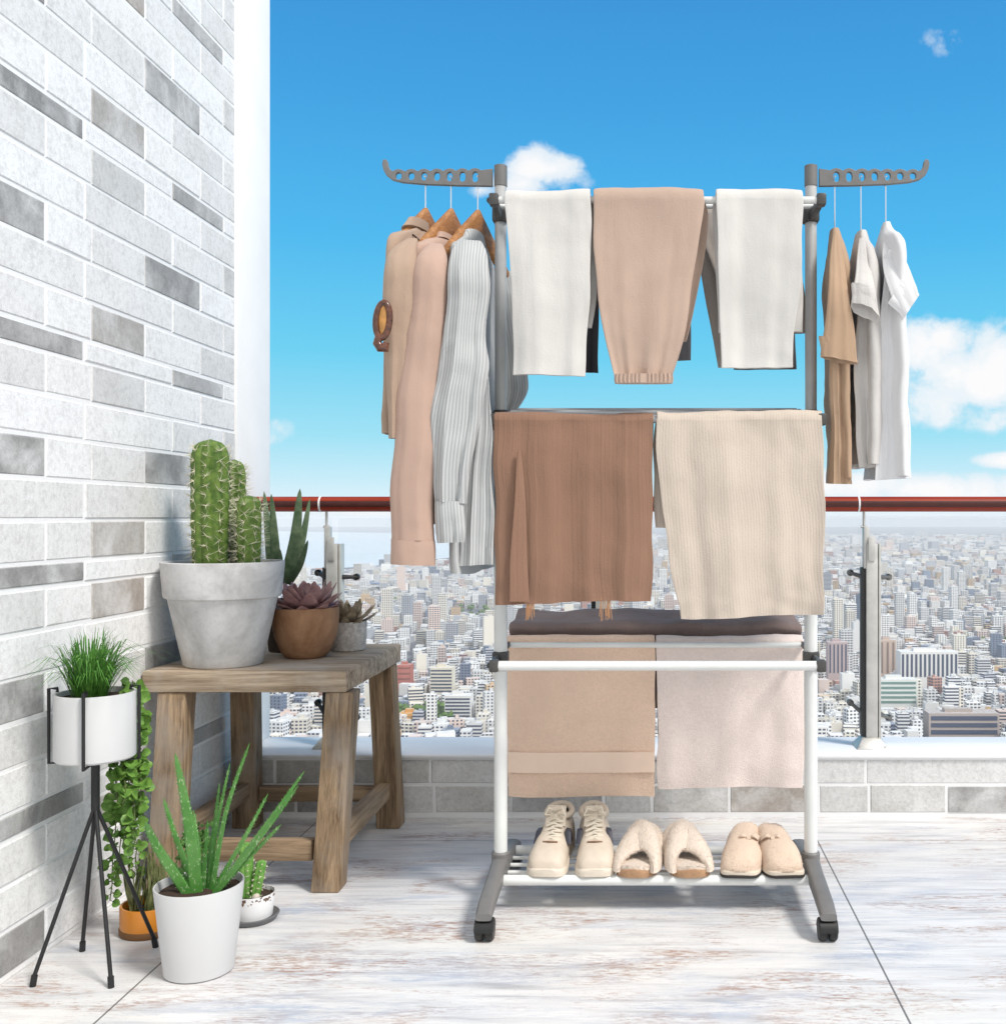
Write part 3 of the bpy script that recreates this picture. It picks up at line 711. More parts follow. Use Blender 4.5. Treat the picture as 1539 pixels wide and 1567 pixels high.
# =================================================================== HANGING GARMENTS
linen = fabric('tan_linen', (0.41, 0.295, 0.22), 300, .4)
blush = fabric('blush_sweatshirt', (0.47, 0.325, 0.26), 300, .3)
stripe = fabric('striped_shirting', (0.50, 0.51, 0.505), 300, .3, .04, None, (0.375, 0.385, 0.385), 900)
camel = fabric('camel_jersey', (0.44, 0.30, 0.20), 300, .3)
oat = fabric('oat_jersey', (0.58, 0.555, 0.53), 260, .5, .1)
whitej = fabric('white_jersey', (0.70, 0.695, 0.70), 300, .3, .03)
YH = 2.59
def hanger(px, wood_, label, group, ztop, half=0.125, tilt=0.05, hook_y=283):
    x = XP(px, YH); zt = ztop
    o = empty('coat_hanger', (x, YH, zt), label, 'hanger', group)
    zb = ZP(277, YH)
    mb = MB()
    pts = [(x, YH, zt - .004), (x, YH, zb - .012)]
    for t in range(0, 11):
        a = -PI * .5 + PI * 1.25 * t / 10
        pts.append((x, YH + .0 + .013 * math.cos(a) - .013 * math.cos(-PI * .5), zb + .013 * math.sin(a)))
    mb.tube(pts, .0017 if wood_ else .0015, 8); mb.build('hook', chrome, o)
    mb = MB()
    if wood_:
        for s in (-1, 1):
            prev = []
            for t in range(13):
                u = t / 12
                y = YH + s * half * u; zc = zt - .030 - .098 * u
                hh = .024 * (1 - u) ** .6 + .010; hw = .0095 - .003 * u + .004 * u * u
                prev.append([(x + tilt * s * u + hw * math.copysign(abs(math.cos(q * PI / 6)) ** .7, math.cos(q * PI / 6)), y, zc + hh * math.copysign(abs(math.sin(q * PI / 6)) ** .7, math.sin(q * PI / 6))) for q in range(12)])
            mb.rings(prev)
        mb.build('shoulder_bar', hanger_wood, o)
    else:
        mb.tube([(x, YH, zt), (x, YH - .012, zt - .02), (x, YH - .085, zt - .085), (x, YH + .085, zt - .085), (x, YH + .012, zt - .02), (x, YH, zt)], .0017, 8)
        mb.build('shoulder_wire', chrome, o)
    return o
def body(mb, px, ztop, zbot, half=0.19, lean=0.0, b=.028, seed=1, amp=.012, flare=1.0, neck=.05, slope=.07, tilt=0.0):
    x = XP(px, YH); ks_ = []
    for t, hw, tb_ in ((0, neck, .010), (.25, neck + .03, .016), (.55, half * .72, .020), (1.0, half * .97, .024)):
        ks_.append((ztop - slope * t, hw, tb_))
    n = 5
    for i in range(1, n + 1):
        u = i / n; ks_.append((ztop - slope - (ztop - slope - zbot) * u, half * (1 + (flare - 1) * u), b * (1 + .25 * math.sin(u * 3))))
    keys = [(x + lean * (ztop - z_), YH, z_, tilt, 1, 1, -tilt, 0, hw, tb_) for z_, hw, tb_ in ks_]
    sheet(mb, keys, 60, 34, 2.6, foldf(seed, amp, (4, 9), .15), .006, seed, hollow=.05)
def sleeve_t(mb, rows, Y, ratio=.5, seed=1, amp=.003, p=2.2, bz=0.0, wob=.004, nrow=40, hollow=.05, ks=(4, 9)):
    keys = []
    for x1, y1, x2, y2, dy in rows:
        p1, p2 = P(x1, y1, Y + dy), P(x2, y2, Y + dy); c_ = (p1 + p2) / 2; a_ = (p2 - p1)
        keys.append((c_.x, c_.y, c_.z, a_.x, a_.y, 0, -1, bz, a_.length / 2, max(.005, a_.length / 2 * ratio), a_.z))
    keys = [k[:5] + (0, -1, bz) + k[8:] if False else (k[0], k[1], k[2], k[3], k[4], 0, -1, bz, k[8], k[9], k[10]) for k in keys]
    sheet(mb, keys, nrow, 24, p, foldf(seed, amp, ks, .2), wob, seed, hollow=hollow)
def sleeve(mb, rows, Y, ang=0.0, ratio=.6, seed=1, amp=.004, p=2.2, dY=0, ks=(4, 9), wob=.006, nrow=50):
    keys = []
    for i, rw in enumerate(rows):
        xl, xr, py = rw[:3]; yy_ = Y + (rw[3] if len(rw) > 3 else 0)
        a = (xr - xl) / 2 * yy_ / F
        keys.append((XP((xl + xr) / 2, yy_), yy_, ZP(py, yy_), math.cos(ang), math.sin(ang), math.sin(ang), -math.cos(ang), 0, a, max(.006, a * ratio)))
    sheet(mb, keys, nrow, 24, p, foldf(seed, amp, ks, .2), wob, seed, hollow=.04)

g1 = 'wooden hangers on the left arm'
h1 = hanger(651, True, 'wooden hanger holding the tan linen shirt', g1, ZP(319, YH))
h2 = hanger(690, True, 'wooden hanger holding the blush sweatshirt', g1, ZP(320, YH))
h3 = hanger(731, True, 'wooden hanger holding the striped shirt', g1, ZP(322, YH))
g2 = 'thin wire hangers on the right arm'
hanger(1277, False, 'thin wire hanger holding the camel top', g2, ZP(362, YH))
hanger(1317, False, 'thin wire hanger holding the oat grey T-shirt', g2, ZP(364, YH))
hanger(1355, False, 'thin wire hanger holding the white T-shirt', g2, ZP(350, YH))

# tan linen shirt
s1 = empty('linen_shirt', (XP(651, YH), YH, ZP(672, YH)), 'tan linen shirt with dark neck piping on the outermost wooden hanger', 'shirt', 'shirts on the left arm')
mb = MB(); body(mb, 646, ZP(352, YH), ZP(670, YH), .19, -.01, .026, 3, tilt=.17); mb.build('shirt_body', linen, s1)
mb = MB(); sleeve(mb, [(622, 640, 366, .05), (600, 640, 385, .02), (590, 641, 412), (586, 640, 455), (585, 637, 505), (589, 631, 560), (592, 626, 615), (595, 620, 672)], 2.385, .2, .75, 5); mb.build('sleeve', linen, s1)
mb = MB(); sleeve(mb, [(690, 715, 395), (688, 722, 430), (690, 720, 520), (692, 716, 640)], 2.80, .2, .7, 6); mb.build('sleeve', linen, s1)
mb = MB()
cxn, czn = XP(648, YH), ZP(352, YH)
sheet(mb, [(cxn - .012 + .006 * t, YH - .02, czn - .014 + .022 * t, .25, 1, 1, -.25, .3, .070 - .014 * t, .022 - .006 * t) for t in (0, .4, .8, 1.1)], 12, 24, 2.2, None, .002, 4); mb.build('collar', linen, s1)
pip = plain('dark_piping', (0.05, 0.02, 0.015), .8)
mb = MB(); mb.tube([P(623, 361, 2.50), P(632, 359, 2.49), P(640, 366, 2.49), P(648, 377, 2.50)], .0022, 8); mb.build('piping', pip, s1)
# tortoiseshell loop hanging at the sleeve
tort = plain('brown_tortoiseshell', (0.10, 0.03, 0.012), .25, 0, .9, 60, coat=.6)
tgold = plain('amber_inlay', (0.45, 0.22, 0.06), .4, 0, .4, 50)
lp = empty('brown_loop', P(585, 538, 2.34), 'small glossy brown oval loop clasped on the tan shirt sleeve', 'clasp')
mb = MB(); c0 = P(585.5, 490, 2.325); k = 2.325 / F
pts = [c0 + Vector((10.5 * k * math.cos(t * PI / 12) + 2.0 * k * math.sin(t * PI / 12), 0, 27 * k * math.sin(t * PI / 12))) for t in range(25)]
mb.tube(pts, .0075, 10, False); mb.tube([P(584, 512, 2.325), P(579, 517, 2.325), P(577, 525, 2.325), P(582, 532, 2.325), P(589, 533, 2.325), P(591, 524, 2.325)], [.007, .009, .010, .011, .011, .007], 10); mb.build('loop_rim', tort, lp)
mb = MB(); mb.rings([[c0 + Vector((s * 7 * k * math.cos(t * PI / 10) + .002, dy, s * 26 * k * math.sin(t * PI / 10))) for t in range(20)] for s, dy in ((.7, -.004), (1, -.002), (1, .004))]); mb.build('loop_lining', tgold, lp)

# blush sweatshirt
s2 = empty('blush_sweatshirt', (XP(690, YH), YH, ZP(866, YH)), 'blush pink sweatshirt with long hanging sleeve on the middle wooden hanger', 'sweatshirt', 'shirts on the left arm')
mb = MB(); body(mb, 688, ZP(366, YH), ZP(800, YH), .185, -.0, .026, 9, .010, tilt=.25); mb.build('sweatshirt_body', blush, s2)
mb = MB(); sleeve(mb, [(656, 678, 374, .06), (640, 684, 392, .02), (632, 686, 418), (628, 684, 470), (618, 680, 530), (609, 672, 600), (603, 667, 680), (599, 665, 760), (598, 665, 826)], 2.385, .15, .62, 15, .004); sl = mb.build('sleeve', blush, s2)
mb = MB(); sleeve(mb, [(597, 665.5, 826), (597, 666, 845), (597.5, 665, 866)], 2.385, .15, .62, 15, .003, nrow=14); mb.build('cuff', blush, sl)
mb = MB(); sleeve(mb, [(722, 742, 398), (716, 746, 440), (716, 742, 560), (716, 738, 760)], 2.81, .2, .7, 16); mb.build('sleeve', blush, s2)
mb = MB(); cxn, czn = XP(688, YH), ZP(368, YH)
sheet(mb, [(cxn - .004, YH - .01, czn - .012 + .016 * t, .15, 1, 1, -.15, .2, .068 - .010 * t, .020 - .004 * t) for t in (0, .5, 1.0)], 10, 24, 2.2, None, .002, 5); mb.build('neckband', blush, s2)

# striped shirt
s3 = empty('striped_shirt', (XP(731, YH), YH, ZP(866, YH)), 'grey and white striped shirt on the wooden hanger next to the post', 'shirt', 'shirts on the left arm')
mb = MB(); body(mb, 728, ZP(364, YH), ZP(872, YH), .165, .0, .020, 21, .007, 1.02, tilt=.16); mb.build('shirt_body', stripe, s3)
mb = MB(); sleeve(mb, [(702, 738, 366, .06), (690, 748, 386, .02), (684, 751, 420), (682, 748, 470), (676, 746, 520), (669, 751, 566), (664, 740, 620), (663, 722, 690), (666, 712, 770)], 2.385, .12, .5, 25, .008, ks=(5, 11), wob=.009); sl = mb.build('sleeve', stripe, s3)
mb = MB(); sleeve(mb, [(667, 712, 768), (667, 713, 790), (667, 712, 812), (669, 709, 830)], 2.385, .12, .55, 26, .005, ks=(6, 14), nrow=20); mb.build('cuff', stripe, sl)
mb = MB(); sleeve(mb, [(738, 746, 560), (730, 751, 620), (716, 754, 690), (709, 756, 760), (704, 757, 820), (702, 758, 866)], 2.44, .12, .22, 27, .008, ks=(5, 11), nrow=30); mb.build('shirt_tail', stripe, s3)
mb = MB(); sleeve(mb, [(752, 782, 415), (754, 792, 450), (758, 800, 510), (764, 808, 570), (768, 806, 604), (768, 786, 636)], 2.80, .2, .35, 28, .006); mb.build('sleeve', stripe, s3)
mb = MB(); cxn, czn = XP(728, YH), ZP(368, YH)
sheet(mb, [(cxn - .006 + .004 * t, YH - .015, czn - .020 + .028 * t, .2, 1, 1, -.2, .3, .072 - .016 * t, .026 - .008 * t) for t in (0, .4, .8, 1.1)], 12, 24, 2.2, None, .003, 6); mb.build('collar', stripe, s3)

# right arm: camel top, oat T-shirt, white T-shirt
gg = 'tops on the right arm'
s4 = empty('camel_top', (XP(1277, YH), YH, ZP(738, YH)), 'narrow camel brown short-sleeved top hung edge-on beside the right post', 'top', gg)
mb = MB(); body(mb, 1277, ZP(352, YH), ZP(735, YH), .14, .012, .014, 31, .005, 1.0, .03, .13); mb.build('top_body', camel, s4)
mb = MB(); sleeve_t(mb, [(1272, 360, 1282, 360, .10), (1269, 395, 1289, 393, .05), (1266, 440, 1296, 437, 0), (1260, 500, 1305, 500, 0), (1256, 536, 1310, 545, 0), (1256, 545, 1313, 557, 0)], 2.42, .32, 33, .004, bz=.15); mb.build('sleeve', camel, s4)
mb = MB(); sleeve(mb, [(1274, 1290, 500), (1269, 1297, 560), (1270, 1299, 620), (1270, 1299, 670), (1266, 1303, 738)], 2.47, .1, .4, 34, .006, ks=(6, 11), nrow=34); mb.build('front_panel', camel, s4)
s5 = empty('oat_tshirt', (XP(1317, YH), YH, ZP(720, YH)), 'oat grey T-shirt with an open rolled sleeve, between camel and white tops', 'T-shirt', gg)
mb = MB(); body(mb, 1317, ZP(356, YH), ZP(712, YH), .16, .02, .022, 41, .010, 1.0, .03, .12); mb.build('tshirt_body', oat, s5)
mb = MB(); sleeve_t(mb, [(1313, 366, 1321, 366, .10), (1310, 398, 1330, 402, .05), (1306, 432, 1338, 442, 0), (1303, 456, 1343, 474, 0), (1302, 466, 1346, 488, 0)], 2.41, .50, 43, .003, bz=.75); sl = mb.build('sleeve', oat, s5)
mb = MB(); sleeve(mb, [(1316, 1336, 430), (1309, 1344, 500), (1306, 1350, 570), (1308, 1357, 650), (1312, 1360, 716)], 2.47, .1, .3, 45, .009, ks=(5, 10), nrow=34); mb.build('front_panel', oat, s5)
s6 = empty('white_tshirt', (XP(1355, YH), YH, ZP(735, YH)), 'plain white T-shirt hung outermost on the right arm', 'T-shirt', gg)
mb = MB(); body(mb, 1355, ZP(346, YH), ZP(733, YH), .18, .0, .020, 51, .008, 1.05, .03, .10); mb.build('tshirt_body', whitej, s6)
mb = MB(); sleeve_t(mb, [(1352, 358, 1362, 352, .12), (1350, 386, 1374, 374, .06), (1353, 418, 1387, 402, .02), (1362, 452, 1399, 432, 0), (1376, 484, 1404, 447, 0), (1380, 490, 1406, 450, 0)], 2.41, .26, 53, .003, p=1.8); mb.build('sleeve', whitej, s6)
mb = MB(); sleeve(mb, [(1358, 1372, 385), (1350, 1382, 440), (1344, 1387, 510), (1340, 1391, 620), (1336, 1397, 736)], 2.45, .1, .28, 55, .007, ks=(5, 10), nrow=44); mb.build('front_panel', whitej, s6)

# =================================================================== SHOES
def fuzz(mb, o_rings, n, ln, rnd, rad=.0007):
    """short fibres standing on a lofted surface"""
    m = len(o_rings); k = len(o_rings[0])
    cs = [sum((Vector(p) for p in r), Vector()) / k for r in o_rings]
    for _ in range(n):
        i = rnd.randrange(m - 1); j_ = rnd.randrange(k); a, b_ = rnd.random(), rnd.random()
        p = Vector(o_rings[i][j_]).lerp(Vector(o_rings[i + 1][j_]), a).lerp(Vector(o_rings[i][(j_ + 1) % k]).lerp(Vector(o_rings[i + 1][(j_ + 1) % k]), a), b_)
        d = (p - cs[i]).normalized() + Vector((rnd.uniform(-.6, .6), rnd.uniform(-.6, .6), rnd.uniform(-.6, .3)))
        q = p + d.normalized() * ln * rnd.uniform(.5, 1.1)
        s = d.cross(Vector((rnd.uniform(-1, 1), rnd.uniform(-1, 1), 1))).normalized() * rad
        mb.add([p - d * .001 - s, p - d * .001 + s, q], [(0, 1, 2)])
def arch(x, y, z, hw, h, n=18, pw=.7, base=0.0, lean=0.0):
    """flat-bottomed section, looking along +Y"""
    pts = []
    for q in range(n):
        a = PI * q / (n - 1); c_, s_ = math.cos(a), math.sin(a)
        pts.append((x + hw * math.copysign(abs(c_) ** pw, c_) + lean * s_, y, z + base + h * abs(s_) ** pw))
    return pts
def interp_keys(keys, n): return [crom(keys, i / n) for i in range(n + 1)]
ZB = ZS + .0125
sneak = plain('beige_sneaker', (0.62, 0.53, 0.43), .65, 0, .06, 60, bmp=.25)
sneak_s = plain('beige_sole', (0.66, 0.58, 0.48), .6, 0, .05, 40)
lace_m = plain('cream_lace', (0.68, 0.61, 0.50), .8, 0, .1, 90)
navy = plain('navy_patch', (0.03, 0.03, 0.045), .5)
inner = plain('brown_lining', (0.22, 0.13, 0.085), .9)
rnd_s = random.Random(64)
def sneaker(px, mir, label):
    Yt, Yh = 2.505, 2.775; x0 = XP(px, 2.52); o = empty('sneaker', (x0, 2.64, ZB), label, 'sneaker', 'pair of beige sneakers')
    mb = MB(); ks_ = [(Yt, .026, .020), (Yt + .008, .040, .024), (Yt + .03, .049, .026), (Yt + .08, .050, .024), (Yt + .15, .043, .024), (Yt + .22, .040, .026), (Yh - .01, .036, .028), (Yh, .024, .026)]
    mb.rings([arch(x0 + mir * .004 * math.sin((k[0] - Yt) * 12), k[0], ZB, k[1], k[2] * .85, pw=.5) for k in interp_keys(ks_, 30)]); mb.build('sole', sneak_s, o)
    mb = MB(); ks_ = [(Yt + .004, .022, .018), (Yt + .012, .038, .038), (Yt + .04, .0475, .052), (Yt + .08, .0465, .060), (Yt + .12, .044, .072), (Yt + .16, .0425, .084), (Yt + .20, .0415, .090), (Yh - .03, .040, .094), (Yh - .004, .032, .098)]
    rr = [arch(x0 + mir * .004 * math.sin((k[0] - Yt) * 12), k[0], ZB + .012, k[1], k[2] - .010, pw=.72) for k in interp_keys(ks_, 40)]
    mb.rings(rr); up = mb.build('upper', sneak, o)
    mb = MB()      # tongue standing up, then the padded collar ring around the opening
    sheet(mb, [(x0, Yt + .150 + .03 * t, ZB + .076 + .044 * t, 1, 0, 0, -.9, .35, .027 - .003 * t, .006) for t in (0, .4, .8, 1.0)], 14, 14, 3, None, .003, px); mb.build('tongue', sneak, o)
    mb = MB(); cpts = [(x0 + .032 * math.cos(t * PI / 12), Yt + .220 + .048 * math.sin(t * PI / 12), ZB + .094 + .010 * max(0, math.sin(t * PI / 12)) ) for t in range(25)]
    mb.tube(cpts, .008, 10, False); mb.build('collar', sneak, o)
    mb = MB(); mb.rings([[(x0 + .028 * s * math.cos(t * PI / 12), Yt + .220 + .044 * s * math.sin(t * PI / 12), ZB + .0955) for t in range(24)] for s in (.2, 1)]); mb.build('lining', inner, o)
    mb = MB()
    for i in range(6):
        y = Yt + .088 + i * .0155; z_ = ZB + .064 + i * .0075
        wd = .022 - .0005 * i
        mb.tube([(x0 - wd, y + .004, z_ - .006), (x0, y, z_ + .003), (x0 + wd, y + .004, z_ - .006)], .0032, 8)
        mb.tube([(x0 - wd, y + .004, z_ - .006), (x0 + .0, y + .009, z_ + .005), (x0 + wd, y + .018, z_ + .002)], .0028, 8)
    for s in (-1, 1): mb.tube([(x0, Yt + .165, ZB + .112), (x0 + s * .018, Yt + .155, ZB + .122), (x0 + s * .026, Yt + .15, ZB + .106), (x0 + s * .012, Yt + .158, ZB + .104)], .0026, 8)
    for k in range(150):
        q = Vector((x0 + rnd_s.gauss(0, .012), Yt + .150 + rnd_s.gauss(0, .014), ZB + .108 + rnd_s.gauss(0, .010))); d = Vector((rnd_s.uniform(-1, 1), rnd_s.uniform(-1, .3), rnd_s.uniform(-.2, 1))).normalized() * rnd_s.uniform(.006, .013)
        w_ = d.cross(Vector((0, 1, .3))).normalized() * .0008; mb.add([q - w_, q + w_, q + d], [(0, 1, 2)])
    mb.build('laces', lace_m, o)
    mb = MB(); mb.tube([(x0 - .018, Yt + .076, ZB + .0605), (x0, Yt + .070, ZB + .0635), (x0 + .018, Yt + .076, ZB + .0605)], .0024, 8); mb.build('eyelet_slot', inner, up)
    for s in (-1, 1):
        mb = MB()
        mb.hexa([(x0 + s * .034, Yt + .105, ZB + .046), (x0 + s * .034, Yt + .150, ZB + .046), (x0 + s * .030, Yt + .150, ZB + .076), (x0 + s * .030, Yt + .125, ZB + .076)],
                              [(x0 + s * .0475, Yt + .105, ZB + .046), (x0 + s * .0460, Yt + .150, ZB + .046), (x0 + s * .0430, Yt + .150, ZB + .072), (x0 + s * .0440, Yt + .125, ZB + .072)], .001)
        mb.build('side_stripe', navy, up)
    o.rotation_euler.z = mir * .07
    return o
sneaker(840.5, -1, 'beige lace-up sneaker, outer one beside the left post')
sneaker(905, 1, 'beige lace-up sneaker beside the fluffy slippers')
fur = fabric('cream_fleece', (0.66, 0.56, 0.47), 240, .9, .08); furfib = plain('cream_fibre', (0.70, 0.60, 0.51), .95)
cork = plain('brown_cork_sole', (0.38, 0.22, 0.12), .7, 0, .2, 80)
dark_in = plain('slipper_shadow_lining', (0.32, 0.25, 0.20), .95)
def fluffy(px, mir, label):
    Yt = 2.498; x0 = XP(px, 2.52); o = empty('fluffy_slipper', (x0, 2.62, ZB), label, 'slipper', 'pair of fluffy open-toe slippers')
    rnd = random.Random(px)
    def cx(y): return x0 + mir * (-.030 * ((y - Yt) / .25))
    ks_ = [(Yt, .012), (Yt + .004, .026), (Yt + .014, .040), (Yt + .045, .051), (Yt + .09, .050), (Yt + .15, .043), (Yt + .21, .042), (Yt + .245, .032), (Yt + .252, .02)]
    mb = MB(); mb.rings([arch(cx(k[0]), k[0], ZB, k[1], .020, pw=.55) for k in interp_keys(ks_, 30)]); mb.build('sole', cork, o)
    mb = MB(); rr = [arch(cx(k[0]), k[0] + .003, ZB + .015, k[1] * .96, .012, pw=.4) for k in interp_keys(ks_, 30)]
    mb.rings(rr); fuzz(mb, rr, 500, .006, rnd); mb.build('footbed', fur, o)
    # two crossing bands meeting over the instep, open at the toe
    for s in (1, -1):
        mb = MB(); rr = []
        for i in range(23):
            u = i / 22; a = PI * u
            y = Yt + .076 + s * mir * .030 * math.cos(a) + .024 * math.sin(a)
            zc = ZB + .012 + (.058 + (.005 if s > 0 else 0)) * math.sin(a) ** .85
            xc = cx(y) + .045 * math.cos(a)
            n_ = Vector((math.cos(a), 0, math.sin(a) + .1)).normalized()
            wv = Vector((0, 1, .42 * math.sin(a)))
            rr.append([Vector((xc, y, zc)) + wv * (.046 * math.cos(t * PI / 8)) + n_ * (.016 * math.sin(t * PI / 8)) for t in range(16)])
        mb.rings(rr); fuzz(mb, rr, 1300, .007, rnd); mb.build('strap', fur, o)
    o.rotation_euler.z = mir * .10
    return o
fluffy(976, -1, 'fluffy cream open-toe slipper next to the sneakers')
fluffy(1053, 1, 'fluffy cream open-toe slipper next to the bow slippers')
slip_m = fabric('beige_felt', (0.64, 0.50, 0.39), 260, .5, .06); blk_sole = plain('black_sole', (0.03, 0.025, 0.022), .7); slip_w = plain('cream_welt', (0.66, .57, .46), .7)
def bow_slipper(px, mir, label):
    Yt = 2.495; x0 = XP(px, 2.52); o = empty('bow_slipper', (x0, 2.6, ZB), label, 'slipper', 'pair of closed-toe bow slippers')
    def cx(y): return x0 + mir * (-.028 * ((y - Yt) / .23))
    ks_ = [(Yt, .028), (Yt + .008, .042), (Yt + .035, .050), (Yt + .09, .049), (Yt + .15, .043), (Yt + .21, .042), (Yt + .235, .030), (Yt + .242, .018)]
    mb = MB(); mb.rings([arch(cx(k[0]), k[0], ZB, k[1], .007, pw=.3) for k in interp_keys(ks_, 30)]); mb.build('sole', blk_sole, o)
    mb = MB(); mb.rings([arch(cx(k[0]), k[0] + .002, ZB + .006, k[1] * .985, .010, pw=.3) for k in interp_keys(ks_, 30)]); mb.build('welt', slip_w, o)
    mb = MB(); k2 = [(Yt + .002, .014, .016), (Yt + .007, .030, .028), (Yt + .018, .0425, .042), (Yt + .045, .0490, .060), (Yt + .08, .0495, .076), (Yt + .12, .047, .086), (Yt + .150, .044, .088), (Yt + .156, .041, .080)]
    rr = []
    for k in interp_keys(k2, 36):
        rg = arch(cx(k[0]), k[0], ZB + .013, k[1], k[2] - .010, 22, .78)
        rg = [tuple(Vector(p) + Vector((1, 0, 1)) * .004 * mnoise.noise(Vector(p) * 30 + Vector((px, 0, 0)))) for p in rg]; rr.append(rg)
    mb.rings(rr); fuzz(mb, rr, 900, .004, random.Random(px)); mb.build('upper', slip_m, o)
    mb = MB(); cpt = Vector((cx(Yt + .1) + mir * -.012, Yt + .078, ZB + .074))
    for s in (-1, 1):
        sheet(mb, [tuple(cpt + Vector((s * .003, 0, 0))) + (0.3, 1, 0, -.5, .8, .004, .004), tuple(cpt + Vector((s * .014, .0, .006))) + (.3, 1, 0, -.5, .8, .012, .006), tuple(cpt + Vector((s * .026, .006, -.003))) + (.3, 1, 0, -.5, .8, .013, .004)], 10, 10, 2.2, None, .002, px + s)
    mb.tube([cpt + Vector((-.005, -.006, 0)), cpt + Vector((.005, -.006, 0))], .005, 10); mb.build('bow', slip_m, o)
    mb = MB(); mb.tube([cpt + Vector((-.010, -.008, -.006)), cpt + Vector((-.004, -.012, -.013)), cpt + Vector((.006, -.010, -.011))], .0022, 8); mb.build('bow_knot', inner, o)
    o.rotation_euler.z = mir * .07
    return o
bow_slipper(1134, -1, 'beige closed-toe slipper with bow, the one beside the fluffy pair')
bow_slipper(1199, 1, 'beige closed-toe slipper with bow, the one beside the right post')

# =================================================================== STOOL
wtop = wood('worn_wood_top', (0.20, 0.14, 0.09), (0.58, 0.465, 0.345), 'X', .8, (0.48, 0.45, 0.41))
wleg = wood('worn_wood_leg', (0.11, 0.068, 0.038), (0.44, 0.31, 0.19), 'Z', .8, (0.33, 0.29, 0.25))
wstr = wood('worn_wood_stretcher', (0.15, 0.095, 0.055), (0.42, 0.30, 0.19), 'X', .8)
wstr2 = wood('worn_wood_side_stretcher', (0.19, 0.12, 0.07), (0.46, 0.33, 0.21), 'Y', .8)
ZT = 0.555; SX0, SX1, SY0, SY1 = WX + .004, -.785, 2.68, 3.26
stool = empty('wooden_stool', (-1.05, 2.95, 0), 'rustic brown wooden stool carrying the potted succulents', 'stool')
mb = MB(); mb.box((SX0, SY0, ZT - .056), (SX1, SY1, ZT), .006); mb.build('seat', wtop, stool)
legs = {'fr': ((-.828, 2.672), (-.806, 2.722)), 'fl': ((-1.245, 2.672), (-1.238, 2.722)), 'br': ((-.806, 3.215), (-.826, 3.195)), 'bl': ((-1.245, 3.215), (-1.245, 3.195))}
hwL = .036
for k, ((bx, by), (tx, ty_)) in legs.items():
    mb = MB()
    mb.hexa([(bx - hwL, by - .036, 0), (bx + hwL, by - .036, 0), (bx + hwL, by + .036, 0), (bx - hwL, by + .036, 0)],
            [(tx - hwL, ty_ - .036, ZT - .056), (tx + hwL, ty_ - .036, ZT - .056), (tx + hwL, ty_ + .036, ZT - .056), (tx - hwL, ty_ + .036, ZT - .056)], .005)
    mb.build('leg', wleg, stool)
mb = MB(); mb.box((-1.206, 2.662, .072), (-.868, 2.700, .124), .004); mb.build('stretcher', wstr, stool)
mb = MB(); mb.box((-1.206, 3.195, .078), (-.842, 3.225, .124), .004); mb.build('stretcher', wstr, stool)
mb = MB(); mb.box((-.838, 2.712, .092), (-.798, 3.176, .142), .004); mb.build('stretcher', wstr2, stool)
mb = MB(); mb.box((-1.264, 2.712, .092), (-1.224, 3.176, .142), .004); mb.build('stretcher', wstr2, stool)

# =================================================================== PLANTS
def potmat(name, c1, c2, vs=9, rough=.8, bmp=.3):
    m, nt, b = new_mat(name); v = coords(nt); n = noise(nt, v, vs, 5, .65, .6); n2 = noise(nt, v, vs * 9, 3, .6)
    c = ramp(nt, n, [(.34, c1), (.62, c2)])
    c = mixc(nt, ramp(nt, n2, [(.5, 0.), (.75, .25)]), c, tuple(x * .75 for x in c1))
    L(nt, c, b.inputs['Base Color']); b.inputs['Roughness'].default_value = rough; b.inputs['Specular IOR Level'].default_value = .25
    bump(nt, b, math_(nt, 'ADD', n2, n), bmp, .002); MATS[name] = m; return m
def pot(prof, c, mat, parent, wall_=.008, soil_d=.02, name='pot', n=56):
    """prof: outer (r,z) from base to rim; inner wall added; soil disc inside"""
    zr_ = prof[-1][1]; rr_ = prof[-1][0]
    inn = [(rr_ - wall_ * .15, zr_ + .0015), (rr_ - wall_ * .85, zr_ + .0015), (rr_ - wall_, zr_ - .001), (rr_ - wall_ - .002, zr_ - soil_d - .02)]
    mb = MB(); mb.lathe(prof + inn, c, n); p = mb.build(name, mat, parent)
    mb = MB(); n_ = 40; pts = [(0, zr_ - soil_d)]; rs = rr_ - wall_ - .0005
    vs = [(c[0], c[1], c[2] + zr_ - soil_d + .003)]; fs = []
    for q in range(1, 9):
        for t in range(n_):
            a = 2 * PI * t / n_; r_ = rs * q / 8
            vs.append((c[0] + r_ * math.cos(a), c[1] + r_ * math.sin(a), c[2] + zr_ - soil_d + .004 * mnoise.noise(Vector((r_ * math.cos(a) * 60, r_ * math.sin(a) * 60, c[0] * 9)))))
    for t in range(n_): fs.append((0, 1 + t, 1 + (t + 1) % n_))
    for q in range(7):
        for t in range(n_): fs.append((1 + q * n_ + t, 1 + (q + 1) * n_ + t, 1 + (q + 1) * n_ + (t + 1) % n_, 1 + q * n_ + (t + 1) % n_))
    mb.add(vs, fs); mb.build('soil', soil, parent)
    return p
spine_m = plain('pale_spines', (0.72, 0.68, 0.52), .7)
cact_m = leafm('cactus_skin', (0.055, 0.115, 0.02), (0.16, 0.24, 0.05), 60, .5)
